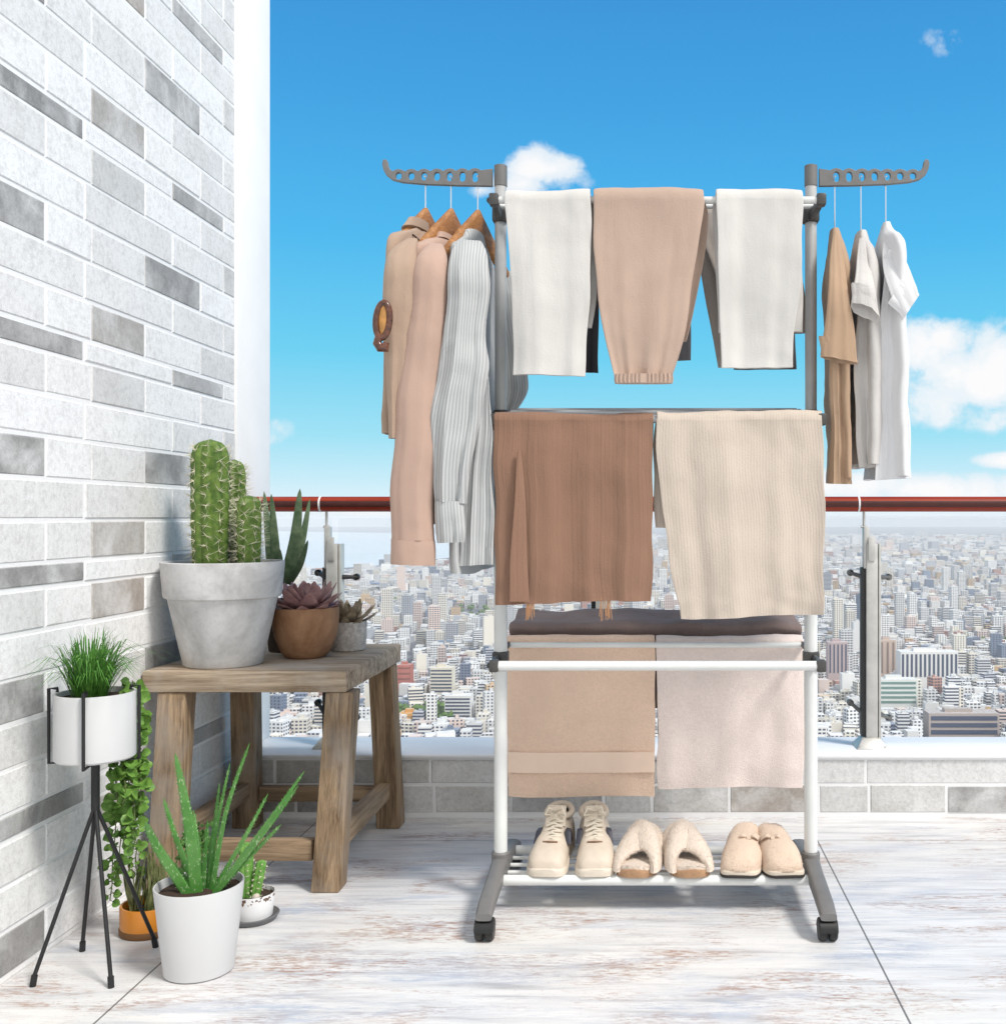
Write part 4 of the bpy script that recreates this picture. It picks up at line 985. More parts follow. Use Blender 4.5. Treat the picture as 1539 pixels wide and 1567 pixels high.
def cactus(c, r, h, ribs, parent, rnd, spines=True, lean=(0, 0), lev=11, slen=.026, mat=None):
    mb = MB(); rr = []; m = 40; nn_ = ribs * 8
    def shape(v):
        k = (1 - max(0, (v - .86) / .14) ** 2.2) ** .5 if v > .86 else 1
        return r * (.93 + .10 * math.sin(v * 2.6)) * max(k, .03)
    def pt(v, th, rho=None):
        base_ = shape(v)
        cr = 1 - .17 * (1 - abs(math.cos(ribs * th / 2))) ** 1.0
        q = base_ * cr * (1 + .02 * math.sin(v * 40))
        return Vector((c[0] + lean[0] * v + q * math.cos(th), c[1] + lean[1] * v + q * math.sin(th), c[2] + h * v))
    for i in range(m + 1):
        v = i / m; v = v if v < .86 else .86 + (v - .86)
        rr.append([pt(v, 2 * PI * t / nn_ + .15) for t in range(nn_)])
    mb.rings(rr); ca = mb.build('cactus', mat or cact_m, parent)
    if spines:
        mb = MB()
        for k in range(ribs):
            th = 2 * PI * k / ribs
            for l in range(lev):
                v = .05 + .93 * (l + .5 * (k % 2)) / lev
                if v > .985: continue
                p = pt(v, th); out = Vector((math.cos(th), math.sin(th), .1 if v < .85 else .8))
                for s in range(9):
                    d = (out * .7 + Vector((rnd.uniform(-1, 1), rnd.uniform(-1, 1), rnd.uniform(-.8, .8)))).normalized()
                    q = p + d * slen * rnd.uniform(.55, 1.1); w_ = d.cross(Vector((rnd.uniform(-1, 1), rnd.uniform(-1, 1), .5))).normalized() * .00065
                    w2 = d.cross(w_).normalized() * .00065
                    mb.add([p + w_, p - w_ + w2, p - w_ - w2, q], [(0, 1, 3), (1, 2, 3), (2, 0, 3)])
        mb.build('spines', spine_m, ca, smooth=False)
    return ca
rnd = random.Random(5)
white_pot = potmat('weathered_white_clay', (0.46, 0.455, 0.45), (0.70, 0.695, 0.69), 8, .85, .25)
c = (-1.150, 2.80, ZT)
pc = empty('potted_cactus', c, 'large weathered white clay pot with three columnar cacti on the stool', 'potted plant', 'pots on the stool')
hp = .275
pot([(.095, 0), (.100, .004), (.137, hp - .100), (.1385, hp - .096), (.1465, hp - .092), (.1485, hp - .086), (.156, hp)], c, white_pot, pc, .010, .012)
zc = ZT + hp - .012
def at_z(px, Y): return XP(px, Y)
cactus((XP(322, 2.78), 2.78, zc), .048, ZP(672, 2.78) - zc, 9, pc, rnd, lev=12)
cactus((XP(359, 2.86), 2.86, zc), .030, ZP(703, 2.86) - zc, 8, pc, rnd, lev=12)
cactus((XP(381, 2.78), 2.78, zc), .032, ZP(758, 2.78) - zc, 8, pc, rnd, lev=8)

def blade(mb, pts, w0, thick, n=8, keel=.6, prof=None, face=None, teeth=False):
    """fleshy tapering leaf along pts; cross-section a shallow U"""
    m = len(pts) - 1; rr = []
    for i in range(17):
        v = i / 16; C = Vector(crom([tuple(p) for p in pts], v)); C2 = Vector(crom([tuple(p) for p in pts], min(1, v + .02))); C1 = Vector(crom([tuple(p) for p in pts], max(0, v - .02)))
        t = (C2 - C1).normalized(); out = Vector((pts[-1][0] - pts[0][0], pts[-1][1] - pts[0][1], 0))
        if out.length < .005: out = Vector((.3, -1, 0))
        if face: out = Vector(face)
        side = t.cross(out.normalized() if abs(t.dot(out.normalized())) < .97 else Vector((0, 0, 1))).normalized(); nrm = side.cross(t)
        w_ = w0 * (prof(v) if prof else (1 - v) ** .8 * (1 + .5 * v)) + .0006; th = thick * (1 - v) + .0006
        ring = []
        for q in range(12):
            a = 2 * PI * q / 12
            ring.append(C + side * (w_ * math.cos(a)) + nrm * (th * math.sin(a) - keel * th * (1 - abs(math.cos(a))) ))
        rr.append(ring)
        if teeth and 1 < i < 15:
            for sg in (-1, 1):
                for dv in (0, .5):
                    b0 = C + side * (w_ * sg) + t * (dv * (C2 - C1).length * 1.2); mb.add([b0 - t * .0016, b0 + t * .0016, b0 + side * (sg * .0034) + t * .0016], [(0, 1, 2)])
    mb.rings(rr)
aloe_m = leafm('aloe_green', (0.04, 0.16, 0.025), (0.09, 0.26, 0.05), 30, .36)
nt = aloe_m.node_tree; b = nt.nodes['Principled BSDF']; src = b.inputs['Base Color'].links[0].from_socket
sp_n = noise(nt, coords(nt, (240, 240, 110)), 1.0, 1, .5); lo_n = noise(nt, coords(nt, (9, 9, 9)), 1.0, 2, .5)
c_ = mixc(nt, ramp(nt, lo_n, [(.40, 0.0), (.62, .55)]), src, (0.13, 0.27, 0.08))
L(nt, mixc(nt, ramp(nt, sp_n, [(.63, 0.0), (.70, .6)]), c_, (.42, .52, .32)), b.inputs['Base Color'])
agave_m = leafm('agave_green', (0.06, 0.115, 0.055), (0.17, 0.23, 0.13), 45, .5)
# agave behind the big pot
c = (-1.075, 3.09, ZT)
ag = empty('potted_agave', c, 'pointed grey-green agave in a dark pot behind the big white pot', 'potted plant', 'pots on the stool')
darkpot = potmat('dark_clay', (0.07, 0.055, 0.045), (0.13, 0.10, 0.08), 9)
pot([(.055, 0), (.058, .003), (.070, .13), (.072, .15)], c, darkpot, ag, .006, .015)
mb = MB()
for tx_, ty_, tz_, bx, w_ in ((404, 752, 3.08, 417, .013), (415, 756, 3.02, 424, .014), (459, 748, 3.05, 436, .018), (474, 764, 3.12, 440, .012), (471, 827, 3.02, 441, .010), (428, 840, 3.0, 430, .010)):
    tp = P(tx_, ty_, tz_); bs = P(bx, 893, 3.08); md = bs.lerp(tp, .45) + Vector((.004 if tx_ < 430 else .012, -.008, -.0)); 
    blade(mb, [bs, md, tp], w_, .006, prof=lambda v: (1 - v) ** .75 * (1 + .9 * v), face=(.3, -1, 0))
mb.build('leaves', agave_m, ag)
# terracotta bowl with purple rosette
terra = potmat('terracotta_clay', (0.24, 0.118, 0.06), (0.40, 0.225, 0.125), 9, .75, .35)
c = (-.978, 2.945, ZT)
ech = empty('potted_rosette', c, 'round terracotta pot with a purple rosette succulent on the stool', 'potted plant', 'pots on the stool')
hp = .140
pot([(.045, 0), (.056, .003), (.070, .022), (.084, .06), (.0905, .10), (.0915, hp)], c, terra, ech, .007, .010)
purp = leafm('purple_petals', (0.24, 0.12, 0.125), (0.48, 0.30, 0.285), 30, .42)
def rosette(mb, c, layers, rnd):
    for (n_, ang, ln, wd, off) in layers:
        for k in range(n_):
            a = 2 * PI * k / n_ + off + rnd.uniform(-.1, .1); l_ = ln * rnd.uniform(.92, 1.08)
            d = Vector((math.cos(a), math.sin(a), 0)); el = math.radians(ang + rnd.uniform(-5, 5))
            b0 = Vector(c) + d * .008
            e1 = b0 + (d * math.cos(el - .25) + Vector((0, 0, math.sin(el - .25)))) * l_ * .5
            e2 = e1 + (d * math.cos(el + .18) + Vector((0, 0, math.sin(el + .18)))) * l_ * .5
            blade(mb, [b0, e1, e2], wd, wd * .33, prof=lambda v: (.45 + .72 * math.sin(min(1, v / .62) * PI * .5) ** 1.5) * (1 if v < .55 else max(0.02, (1 - v) / .45) ** .75))
mb = MB(); rosette(mb, (c[0], c[1], ZT + hp - .006), [(9, 14, .100, .022, 0), (9, 32, .108, .0225, .35), (7, 50, .104, .0215, .1), (5, 66, .092, .018, .5), (3, 80, .070, .012, .2)], rnd)
mb.build('rosette', purp, ech)
# small speckled pot at the back right
speck = potmat('speckled_plaster', (0.40, 0.37, 0.34), (0.66, 0.63, 0.60), 60, .85, .5)
c = (-.905, 3.10, ZT)
sm = empty('potted_spiky_succulent', c, 'small speckled pale pot with brownish spiky succulent behind the terracotta pot', 'potted plant', 'pots on the stool')
pot([(.046, 0), (.050, .003), (.055, .04), (.055, .085)], c, speck, sm, .006, .008)
tanleaf = leafm('brownish_succulent', (0.16, 0.125, 0.075), (0.42, 0.34, 0.25), 40, .5)
mb = MB(); rosette(mb, (c[0], c[1], ZT + .080), [(9, 22, .088, .012, 0), (8, 42, .092, .013, .4), (6, 62, .080, .012, .2), (4, 78, .058, .009, .1)], rnd); mb.build('rosette', tanleaf, sm)

# black tripod-like stand with white pot and grass
cs_ = (XP(146, 2.2), 2.2, 0)
st = empty('plant_stand', cs_, 'thin black wire plant stand with splayed legs by the wall', 'plant stand')
zp0, zp1 = ZP(1160, 2.2), ZP(1060, 2.2); prd = 57 * 2.2 / F
zj = ZP(1232, 2.2)
for fx, fy in ((50, 1510), (170, 1512), (126, 1456), (238, 1450)):
    Y_ = H * F / (fy - CY); X_ = max(XP(fx, Y_), WX + .012)
    mb = MB(); mb.tube([(cs_[0], cs_[1], zj), (X_, Y_, .012)], .0042, 10); mb.tube([(X_, Y_, 0.0), (X_ + (cs_[0] - X_) * .03, Y_ + (cs_[1] - Y_) * .03, .022)], .0062, 10); mb.build('leg', black_metal, st)
mb = MB(); mb.tube([(cs_[0], cs_[1], zj - .01), (cs_[0], cs_[1], zp0 - .006)], .0085, 14); mb.build('stem', black_metal, st)
mb = MB()
for a in (math.radians(-76), math.radians(14), math.radians(104), math.radians(194)):
    d = Vector((math.cos(a), math.sin(a), 0)); r1_ = prd + .010; c0 = Vector((cs_[0], cs_[1], 0))
    if abs(a - math.radians(14)) < .1 : r1_ = prd + .006
    q = lambda r_, z_: c0 + d * r_ + Vector((0, 0, z_))
    mb.tube([q(0, zp0 - .006), q(r1_, zp0 - .006), q(r1_, zp1 + .012), q(r1_ - .016, zp1 + .012), q(r1_ - .016, zp1 + .004)], .0036, 8)
mb.build('cage', black_metal, st)
gp = empty('potted_grass', (cs_[0], cs_[1], zp0), 'white cylinder pot of bushy green grass held in the black stand', 'potted plant')
pot([(prd - .004, 0), (prd, .004), (prd, zp1 - zp0)], (cs_[0], cs_[1], zp0), ceramic, gp, .006, .010)
grass_m = leafm('grass_green', (0.03, 0.12, 0.015), (0.12, 0.30, 0.05), 90, .45)
mb = MB(); rnd = random.Random(12)
for k in range(360):
    a = rnd.uniform(0, 2 * PI); r0 = prd * .42 * rnd.random() ** .5
    b0 = Vector((cs_[0] - .012 + r0 * math.cos(a), cs_[1] + r0 * math.sin(a), zp1 - .010)); ln = rnd.uniform(.075, .150); sp_ = rnd.uniform(.05, 1.25)
    a2 = a + rnd.uniform(-.5, .5)
    d = Vector((math.cos(a2), math.sin(a2), 0))
    if b0.x + d.x * ln * sp_ < WX + .01: d.x *= .2
    w_ = Vector((-d.y, d.x, 0)).normalized() * rnd.uniform(.0010, .0019)
    m1 = b0 + Vector((0, 0, ln * .56)) + d * ln * .34 * sp_; m2 = b0 + Vector((0, 0, ln * (.95 - .25 * sp_))) + d * ln * .62 * sp_; tp = b0 + Vector((0, 0, ln * (1.12 - .62 * sp_))) + d * ln * 1.0 * sp_
    mb.add([b0 - w_, b0 + w_, m1 + w_, m1 - w_, m2 + w_ * .7, m2 - w_ * .7, tp], [(0, 1, 2, 3), (3, 2, 4, 5), (5, 4, 6)])
mb.build('grass_blades', grass_m, gp)
# trailing vine
vine_m = leafm('vine_leaf', (0.06, 0.16, 0.02), (0.20, 0.36, 0.07), 70, .5)
vine_st = plain('vine_stem', (0.10, 0.14, 0.04), .7)
vn = empty('trailing_vine', P(208, 1060, 2.3), 'bright green round-leaved vine trailing down behind the plant stand', 'vine')
ms, ml = MB(), MB(); rnd = random.Random(31)
for (x0, y0_, x1, y1_, Y_, dens) in ((205, 1042, 213, 1130, 2.30, 26), (207, 1046, 218, 1250, 2.33, 44), (203, 1050, 208, 1340, 2.36, 56), (198, 1052, 196, 1290, 2.32, 50), (194, 1055, 183, 1345, 2.37, 50), (190, 1058, 170, 1378, 2.36, 56), (199, 1060, 190, 1230, 2.28, 40), (206, 1060, 205, 1300, 2.30, 46), (192, 1060, 176, 1200, 2.30, 30)):
    pts = []
    for t in range(14):
        u = t / 13; q = P(x0 + (x1 - x0) * u ** .8 + rnd.uniform(-2.5, 2.5), y0_ + (y1_ - y0_) * u - (6 * math.sin(u * PI) if u < .2 else 0), Y_ + .03 * math.sin(u * 6 + x0)); pts.append(q)
    for q in pts: q.x = max(q.x, WX + .015)
    ms.tube(pts, .0013, 6)
    for k in range(int(dens * 1.3)):
        u = rnd.random() ** .9; q = Vector(crom([tuple(p) for p in pts], u)); a = rnd.uniform(0, 2 * PI)
        d = Vector((math.cos(a), math.sin(a) * .8, rnd.uniform(-.7, .4))).normalized(); s = rnd.uniform(.0085, .0155) * (1 if u < .85 else .7)
        nrm = (Vector((rnd.uniform(-.5, .8), -1, rnd.uniform(0, .9)))).normalized(); side = d.cross(nrm).normalized(); nrm = side.cross(d)
        base_ = q + d * .006
        outl = [(0, 0), (.75, .35), (1.0, .95), (.75, 1.5), (0, 1.9), (-.75, 1.5), (-1.0, .95), (-.75, .35)]
        vs = [base_ + side * (a_ * s * .95) + d * (b_ * s) + nrm * (abs(a_) * s * .28 - (b_ - 1) ** 2 * s * .2) for a_, b_ in outl] + [base_ + d * s * .95 - nrm * s * .12]
        for v_ in vs: v_.x = max(v_.x, WX + .006)
        ml.add(vs, [(8, i, (i + 1) % 8) for i in range(8)])
        ms.tube([q, base_ + d * .003], .0007, 5)
ms.build('stems', vine_st, vn); ml.build('leaves', vine_m, vn, angle=80)

# front white pot with aloe
Ya = 2.19; k = Ya / F
c = (XP(305, Ya), Ya, 0)
al = empty('potted_aloe', c, 'plain white tapered floor pot with long aloe leaves in front', 'potted plant', 'pots on the floor')
hp = ZP(1352, Ya)
pot([(.064, 0), (.069, .003), (.0695, .006), (.0885, hp)], c, ceramic, al, .004, .016)
mb = MB(); zs = hp - .022
for (tx_, ty_, dY, bx, wpx, bend) in ((268, 1153, -.03, 303, 10.5, -.010), (222, 1258, -.05, 292, 8.5, .035), (382, 1137, .02, 322, 5.2, .02), (466, 1180, .0, 328, 5.2, -.03), (456, 1203, -.05, 331, 4.8, -.035), (336, 1198, .07, 312, 4.6, .0), (318, 1255, .06, 306, 5, .0), (236, 1292, .04, 297, 6, .03), (330, 1250, .09, 314, 4.5, .01), (296, 1240, .08, 304, 5, 0), (410, 1215, .05, 322, 4.2, -.015), (250, 1222, .04, 299, 5, .012), (352, 1168, .05, 315, 4.2, .008), (430, 1262, -.03, 328, 4.2, -.03)):
    tp = P(tx_, ty_, Ya + dY); bs = Vector((XP(bx, Ya), Ya + dY * .2, zs)); md = bs.lerp(tp, .5) + Vector((bend * -.5, 0, abs(bend) * .55))
    blade(mb, [bs, md, tp], wpx * k * .86, wpx * k * .38, prof=lambda v: (1 - v) ** .72 * (1 + .55 * v), face=(.25 if tx_ < 300 else -.35, -1, 0), teeth=True)
al_l = mb.build('aloe_leaves', aloe_m, al)
# orange pot
Yo = 2.40
c = (XP(229, Yo), Yo, 0)
orange = plain('orange_glaze', (0.62, 0.22, 0.015), .35, 0, .06, 10, coat=.3)
og = empty('potted_snake_grass', c, 'orange floor pot with upright brown-green stalks behind the aloe', 'potted plant', 'pots on the floor')
ho = ZP(1382, Yo); ro = 41.5 * Yo / F
pot([(ro * .93, 0), (ro * .99, .004), (ro, .012), (ro, ho)], c, orange, og, .006, .02)
cork_d = plain('brown_saucer_band', (0.16, 0.07, 0.02), .6)
mb = MB(); mb.lathe([(ro * 1.005, .0), (ro * 1.03, .003), (ro * 1.03, .014), (ro * 1.004, .016)], c, 48); mb.build('base_band', cork_d, og)
stalk = leafm('brownish_stalks', (0.06, 0.075, 0.02), (0.20, 0.22, 0.09), 60, .6)
mb = MB(); rnd = random.Random(8)
for kk in range(46):
    a = rnd.uniform(0, 2 * PI); r0 = ro * .62 * rnd.random() ** .5; b0 = Vector((c[0] + r0 * math.cos(a), c[1] + r0 * math.sin(a), ho - .02)); ln = rnd.uniform(.06, .15)
    tp = b0 + Vector((rnd.uniform(-.03, .03), rnd.uniform(-.03, .02), ln)); blade(mb, [b0, b0.lerp(tp, .5) + Vector((rnd.uniform(-.006, .006), 0, 0)), tp], rnd.uniform(.003, .006), .002)
mb.build('stalks', stalk, og)
mb = MB()
for kk in range(170):
    q = P(300 + rnd.gauss(0, 11), 1292 + rnd.gauss(0, 14), 2.44 + rnd.uniform(-.04, .04)); s = rnd.uniform(.007, .012)
    d = Vector((rnd.uniform(-1, 1), rnd.uniform(-1, .3), rnd.uniform(-.3, 1))).normalized(); side = d.cross(Vector((rnd.uniform(-.5, .5), -1, .4))).normalized(); nrm = side.cross(d)
    mb.add([q, q + side * s * .6 + d * s * .7, q + d * s * 1.7, q - side * s * .6 + d * s * .7, q + d * s * .8 + nrm * s * .25], [(0, 1, 4), (1, 2, 4), (2, 3, 4), (3, 0, 4)])
for kk in range(16):
    q = P(300 + rnd.gauss(0, 9), 1296 + rnd.gauss(0, 10), 2.44); b0 = Vector((c[0] + .03, c[1] + .02, ho - .02)); mb.tube([b0, b0.lerp(q, .5) + Vector((0, 0, .02)), q], .0014, 5)
mb.build('leafy_sprig', leafm('sprig_green', (0.04, 0.12, 0.02), (0.12, 0.25, 0.06), 60, .5), og)
# enamel pot on saucer
Ye = 2.465
c = (XP(387, Ye), Ye, 0)
en = empty('potted_branched_cactus', c, 'small chipped white enamel pot with a branched green cactus on a grey saucer', 'potted plant', 'pots on the floor')
saucer = plain('grey_saucer', (0.13, 0.13, 0.135), .6)
mb = MB(); mb.lathe([(.040, 0), (.052, .002), (.060, .014), (.057, .016), (.048, .009), (.0, .008)], c, 48); mb.build('saucer', saucer, en)
m_en, nt, b = new_mat('chipped_enamel')
n_ = noise(nt, coords(nt), 130, 3, .6); spz = N(nt, 'ShaderNodeSeparateXYZ'); tcz = N(nt, 'ShaderNodeTexCoord'); L(nt, tcz.outputs['Object'], spz.inputs[0])
he = ZP(1366, Ye) 
chip = math_(nt, 'GREATER_THAN', math_(nt, 'ADD', n_, math_(nt, 'MULTIPLY', math_(nt, 'ABSOLUTE', math_(nt, 'SUBTRACT', spz.outputs[2], he - .006)), -14.0)), .50)
L(nt, mixc(nt, chip, (.76, .76, .76), (.12, .07, .04)), b.inputs['Base Color']); b.inputs['Roughness'].default_value = .35
pot([(.038, .009), (.044, .011), (.046, .03), (.051, he)], c, m_en, en, .003, .008)
lime = leafm('bright_cactus', (0.07, 0.22, 0.03), (0.20, 0.40, 0.09), 80, .5)
ca = cactus((XP(378, Ye - .005), Ye - .005, he - .008), .0165, ZP(1288, Ye) - he + .008, 6, en, rnd, True, (-.003, 0), 9, .006, lime)
cactus((XP(390, Ye - .01), Ye - .01, he - .008), .0125, ZP(1314, Ye) - he + .008, 6, en, rnd, True, (.016, 0), 6, .006, lime)
for dx, dy, r_ in ((.016, -.024, .009), (-.026, -.022, .006)):
    bm = bmesh.new(); bmesh.ops.create_icosphere(bm, subdivisions=3, radius=r_)
    for v in bm.verts: v.co = Vector((c[0] + dx, c[1] + dy, he - .003)) + v.co * (1 + .12 * mnoise.noise(v.co * 90 + Vector((dx * 99, 0, 0))))
    mb = MB(); mb.from_bm(bm); mb.build('pebble', plain('pale_pebble', (.62, .55, .46), .7), en)

# =================================================================== CITY BELOW
GZ = -250.0
def ground_mat():
    m, nt, b = new_mat('city_streets'); v = coords(nt)
    n = noise(nt, v, .02, 5, .6)
    L(nt, ramp(nt, n, [(.35, (.06, .07, .10)), (.6, (.22, .22, .24))]), b.inputs['Base Color']); b.inputs['Roughness'].default_value = .9; return m
mb = MB(); mb.add([(-16000, 200, GZ), (16000, 200, GZ), (16000, 26000, GZ), (-16000, 26000, GZ)], [(0, 1, 2, 3)])
tag(mb.build('city_ground', ground_mat(), smooth=False), kind='structure')
m_sea, nt, b = new_mat('bay_water')
L(nt, ramp(nt, noise(nt, coords(nt, (1, .3, 1)), .004, 4, .6), [(.3, (.70, .74, .77)), (.7, (.80, .83, .85))]), b.inputs['Base Color']); b.inputs['Roughness'].default_value = .35
mb = MB(); mb.add([(-9000, 4700, GZ + .6), (-1700, 4700, GZ + .6), (-1450, 5300, GZ + .6), (-1250, 6400, GZ + .6), (-1500, 9000, GZ + .6), (-800, 14000, GZ + .6), (-9000, 20000, GZ + .6)], [tuple(range(7))])
tag(mb.build('bay', m_sea, smooth=False), kind='structure')
def in_bay(x, y): return y > 4650 and x < -1150 - max(0, 5600 - y) * .45 and y < 14000

def facade_mat():
    m, nt, b = new_mat('city_facade')
    at = N(nt, 'ShaderNodeVertexColor'); at.layer_name = 'tint'
    ge = N(nt, 'ShaderNodeNewGeometry'); sn = N(nt, 'ShaderNodeSeparateXYZ'); L(nt, ge.outputs['True Normal'], sn.inputs[0])
    tc = N(nt, 'ShaderNodeTexCoord'); spp = N(nt, 'ShaderNodeSeparateXYZ'); L(nt, tc.outputs['Object'], spp.inputs[0])
    wall_ = math_(nt, 'LESS_THAN', math_(nt, 'ABSOLUTE', sn.outputs[2]), .5)
    hx_ = math_(nt, 'ADD', math_(nt, 'MULTIPLY', spp.outputs[0], math_(nt, 'ABSOLUTE', sn.outputs[1])), math_(nt, 'MULTIPLY', spp.outputs[1], math_(nt, 'ABSOLUTE', sn.outputs[0])))
    # alpha of the tint chooses window width
    fx = math_(nt, 'FRACT', math_(nt, 'MULTIPLY', math_(nt, 'ADD', hx_, 5000.0), 1 / 4.6)); fz = math_(nt, 'FRACT', math_(nt, 'MULTIPLY', math_(nt, 'ADD', spp.outputs[2], 600.0), 1 / 3.9))
    win = math_(nt, 'MULTIPLY', math_(nt, 'LESS_THAN', fx, at.outputs[1]), math_(nt, 'LESS_THAN', fz, .50))
    win = math_(nt, 'MULTIPLY', win, wall_)
    rf = noise(nt, tc.outputs['Object'], .25, 3, .6)
    roofc = mixc(nt, ramp(nt, rf, [(.4, 0.), (.65, .7)]), at.outputs[0], (.62, .63, .64))
    c = mixc(nt, wall_, roofc, at.outputs[0])
    c = mixc(nt, math_(nt, 'MULTIPLY', win, .96), c, (.022, .034, .085))
    L(nt, c, b.inputs['Base Color']); b.inputs['Roughness'].default_value = .75
    return m
FM = facade_mat()
PAL = [((.90, .89, .87), 'white', 11), ((.82, .77, .68), 'cream', 7), ((.74, .74, .74), 'pale grey', 6), ((.46, .48, .53), 'slate grey', 2), ((.74, .60, .54), 'pinkish', 3), ((.68, .48, .28), 'ochre', 1), ((.50, .27, .21), 'red brown', .7), ((.20, .25, .35), 'slate blue', 2)]
PW = [p[2] for p in PAL]
def pick(r): return r.choices(PAL, PW)[0]
def bbox_faces(mb, x, y, w_, d_, h_, c, win, rot, z0=GZ):
    ca_, sa_ = math.cos(rot), math.sin(rot)
    def q(a, b_, z_): return (x + a * ca_ - b_ * sa_, y + a * sa_ + b_ * ca_, z_)
    mb.curc = (*c, win)
    mb.add([q(-w_, -d_, z0), q(w_, -d_, z0), q(w_, d_, z0), q(-w_, d_, z0), q(-w_, -d_, z0 + h_), q(w_, -d_, z0 + h_), q(w_, d_, z0 + h_), q(-w_, d_, z0 + h_)],
           [(0, 1, 5, 4), (1, 2, 6, 5), (2, 3, 7, 6), (3, 0, 4, 7), (4, 5, 6, 7)])
    mb.curc = None
LM = [(1422, 998, 1036, 100, 1450), (1372, 1040, 1084, 74, 1330), (1475, 1092, 1132, 112, 1180), (1282, 983, 1030, 34, 1500), (1358, 980, 1030, 30, 1520), (618, 1018, 1046, 26, 1500), (675, 1022, 1062, 40, 1420), (700, 1065, 1100, 46, 1290)]
def cap_height(x_, y_, w_, h_):
    px = CX + x_ / y_ * F; hw_ = w_ / y_ * F
    for lx, lt, lb, lw, ly in LM:
        if y_ < ly + 34 and abs(px - lx) < lw / 2 + hw_:
            top = (H - (lb - CY) * y_ / F) - GZ
            if y_ > ly - 14: return 0
            h_ = min(h_, top)
    return h_
rc = random.Random(101)
cands = []
y = 620.0; rowi = 0
while y < 13500:
    cell = 12 + y * .0037 if y < 4500 else 14 + y * .0062
    x = -.56 * y
    while x < .50 * y:
        cw = cell * rc.uniform(.75, 1.35)
        xx = x + cw / 2; yy_ = y + rc.uniform(-.2, .2) * cell
        street = abs(((xx + .18 * yy_) % 190) - 95) < 9 or abs(((yy_ - .1 * xx) % 260) - 130) < 8
        green = mnoise.noise(Vector((xx * .0032, yy_ * .0026, 4.2))) > .43
        if not in_bay(xx, yy_) and not street and not green and rc.random() < .95:
            h_ = rc.uniform(7, 24)
            if rc.random() < .14: h_ = rc.uniform(22, 46)
            if rc.random() < .012: h_ = rc.uniform(46, 95); cw = max(cw, 24)
            if y < 1150: h_ = min(h_, 28)
            h_ = cap_height(xx, yy_, cw * .5, h_)
            c_, nm, _ = pick(rc)
            kk = rc.uniform(.85, 1.08); c_ = tuple(min(.86, v * kk) for v in c_)
            if h_ > 3: cands.append((xx, yy_, cw * .5 * rc.uniform(.72, .95), cell * .5 * rc.uniform(.6, .92), h_, c_, nm, rc.choice([0.0, .45, .55, .6, .68, .99]), rc.choice([.0, .0, .1, -.18, .3])))
        x += cw
    y += cell * 1.02; rowi += 1
def shown(b_):
    x_, y_, w_, d_, h_ = b_[:5]
    px = CX + x_ / y_ * F; pt_ = CY + (H - GZ - h_) / y_ * F; pb = CY + (H - GZ) / y_ * F
    if px < 385 or px > 1560 or pt_ > 1132: return 0
    area = (2 * w_ / y_ * F) * max(0, min(1132, pb) - pt_)
    if 755 < px < 1262 and (pt_ > 985 or pt_ < 905): return 0
    if 595 < px < 770 and pt_ < 860: return 0
    if px < 525 and (pt_ < 1062): return 0
    return area
order = sorted(range(len(cands)), key=lambda i: -shown(cands[i]))
SOLO = [i for i in order[:285] if shown(cands[i]) > 0]
solo = set(SOLO)
rest = MB()
for i, b_ in enumerate(cands):
    if i in solo: continue
    bbox_faces(rest, b_[0], b_[1], b_[2], b_[3], b_[4], b_[5], b_[7], b_[8])
tag(rest.build('distant_city', FM, smooth=False), kind='stuff')
def size_word(h_): return 'low' if h_ < 15 else ('mid-rise' if h_ < 40 else 'tall')
for i in SOLO:
    x_, y_, w_, d_, h_, c_, nm, win, rot = cands[i]
    o = empty('city_building', (x_, y_, GZ))
    tag(o, f'{size_word(h_)} {nm} building in the dense city far below the railing', 'building', f'{size_word(h_)} {nm} buildings of the city below')
    mb = MB(); bbox_faces(mb, 0, 0, w_, d_, h_, c_, win, rot, 0.0); mb.v = [(a + x_, b2 + y_, z_ + GZ) for a, b2, z_ in mb.v]
    mb.build('wall', FM, o, smooth=False)
    rb = MB(); hw2 = w_ * rc.uniform(.2, .45); dx = w_ * rc.uniform(-.4, .4)
    bbox_faces(rb, dx, d_ * rc.uniform(-.3, .4), hw2, d_ * rc.uniform(.2, .4), rc.uniform(2, 4.5), tuple(v * .9 for v in c_), 0.0, rot, h_)
    for q in range(rc.randrange(1, 4)): bbox_faces(rb, w_ * rc.uniform(-.7, .7), d_ * rc.uniform(-.7, .7), rc.uniform(.8, 2), rc.uniform(.8, 2), rc.uniform(1, 2.4), (.55, .56, .57), 0.0, rot, h_)
    rb.v = [(a + x_, b2 + y_, z_ + GZ) for a, b2, z_ in rb.v]
    rb.build('rooftop_hut', FM, o, smooth=False)
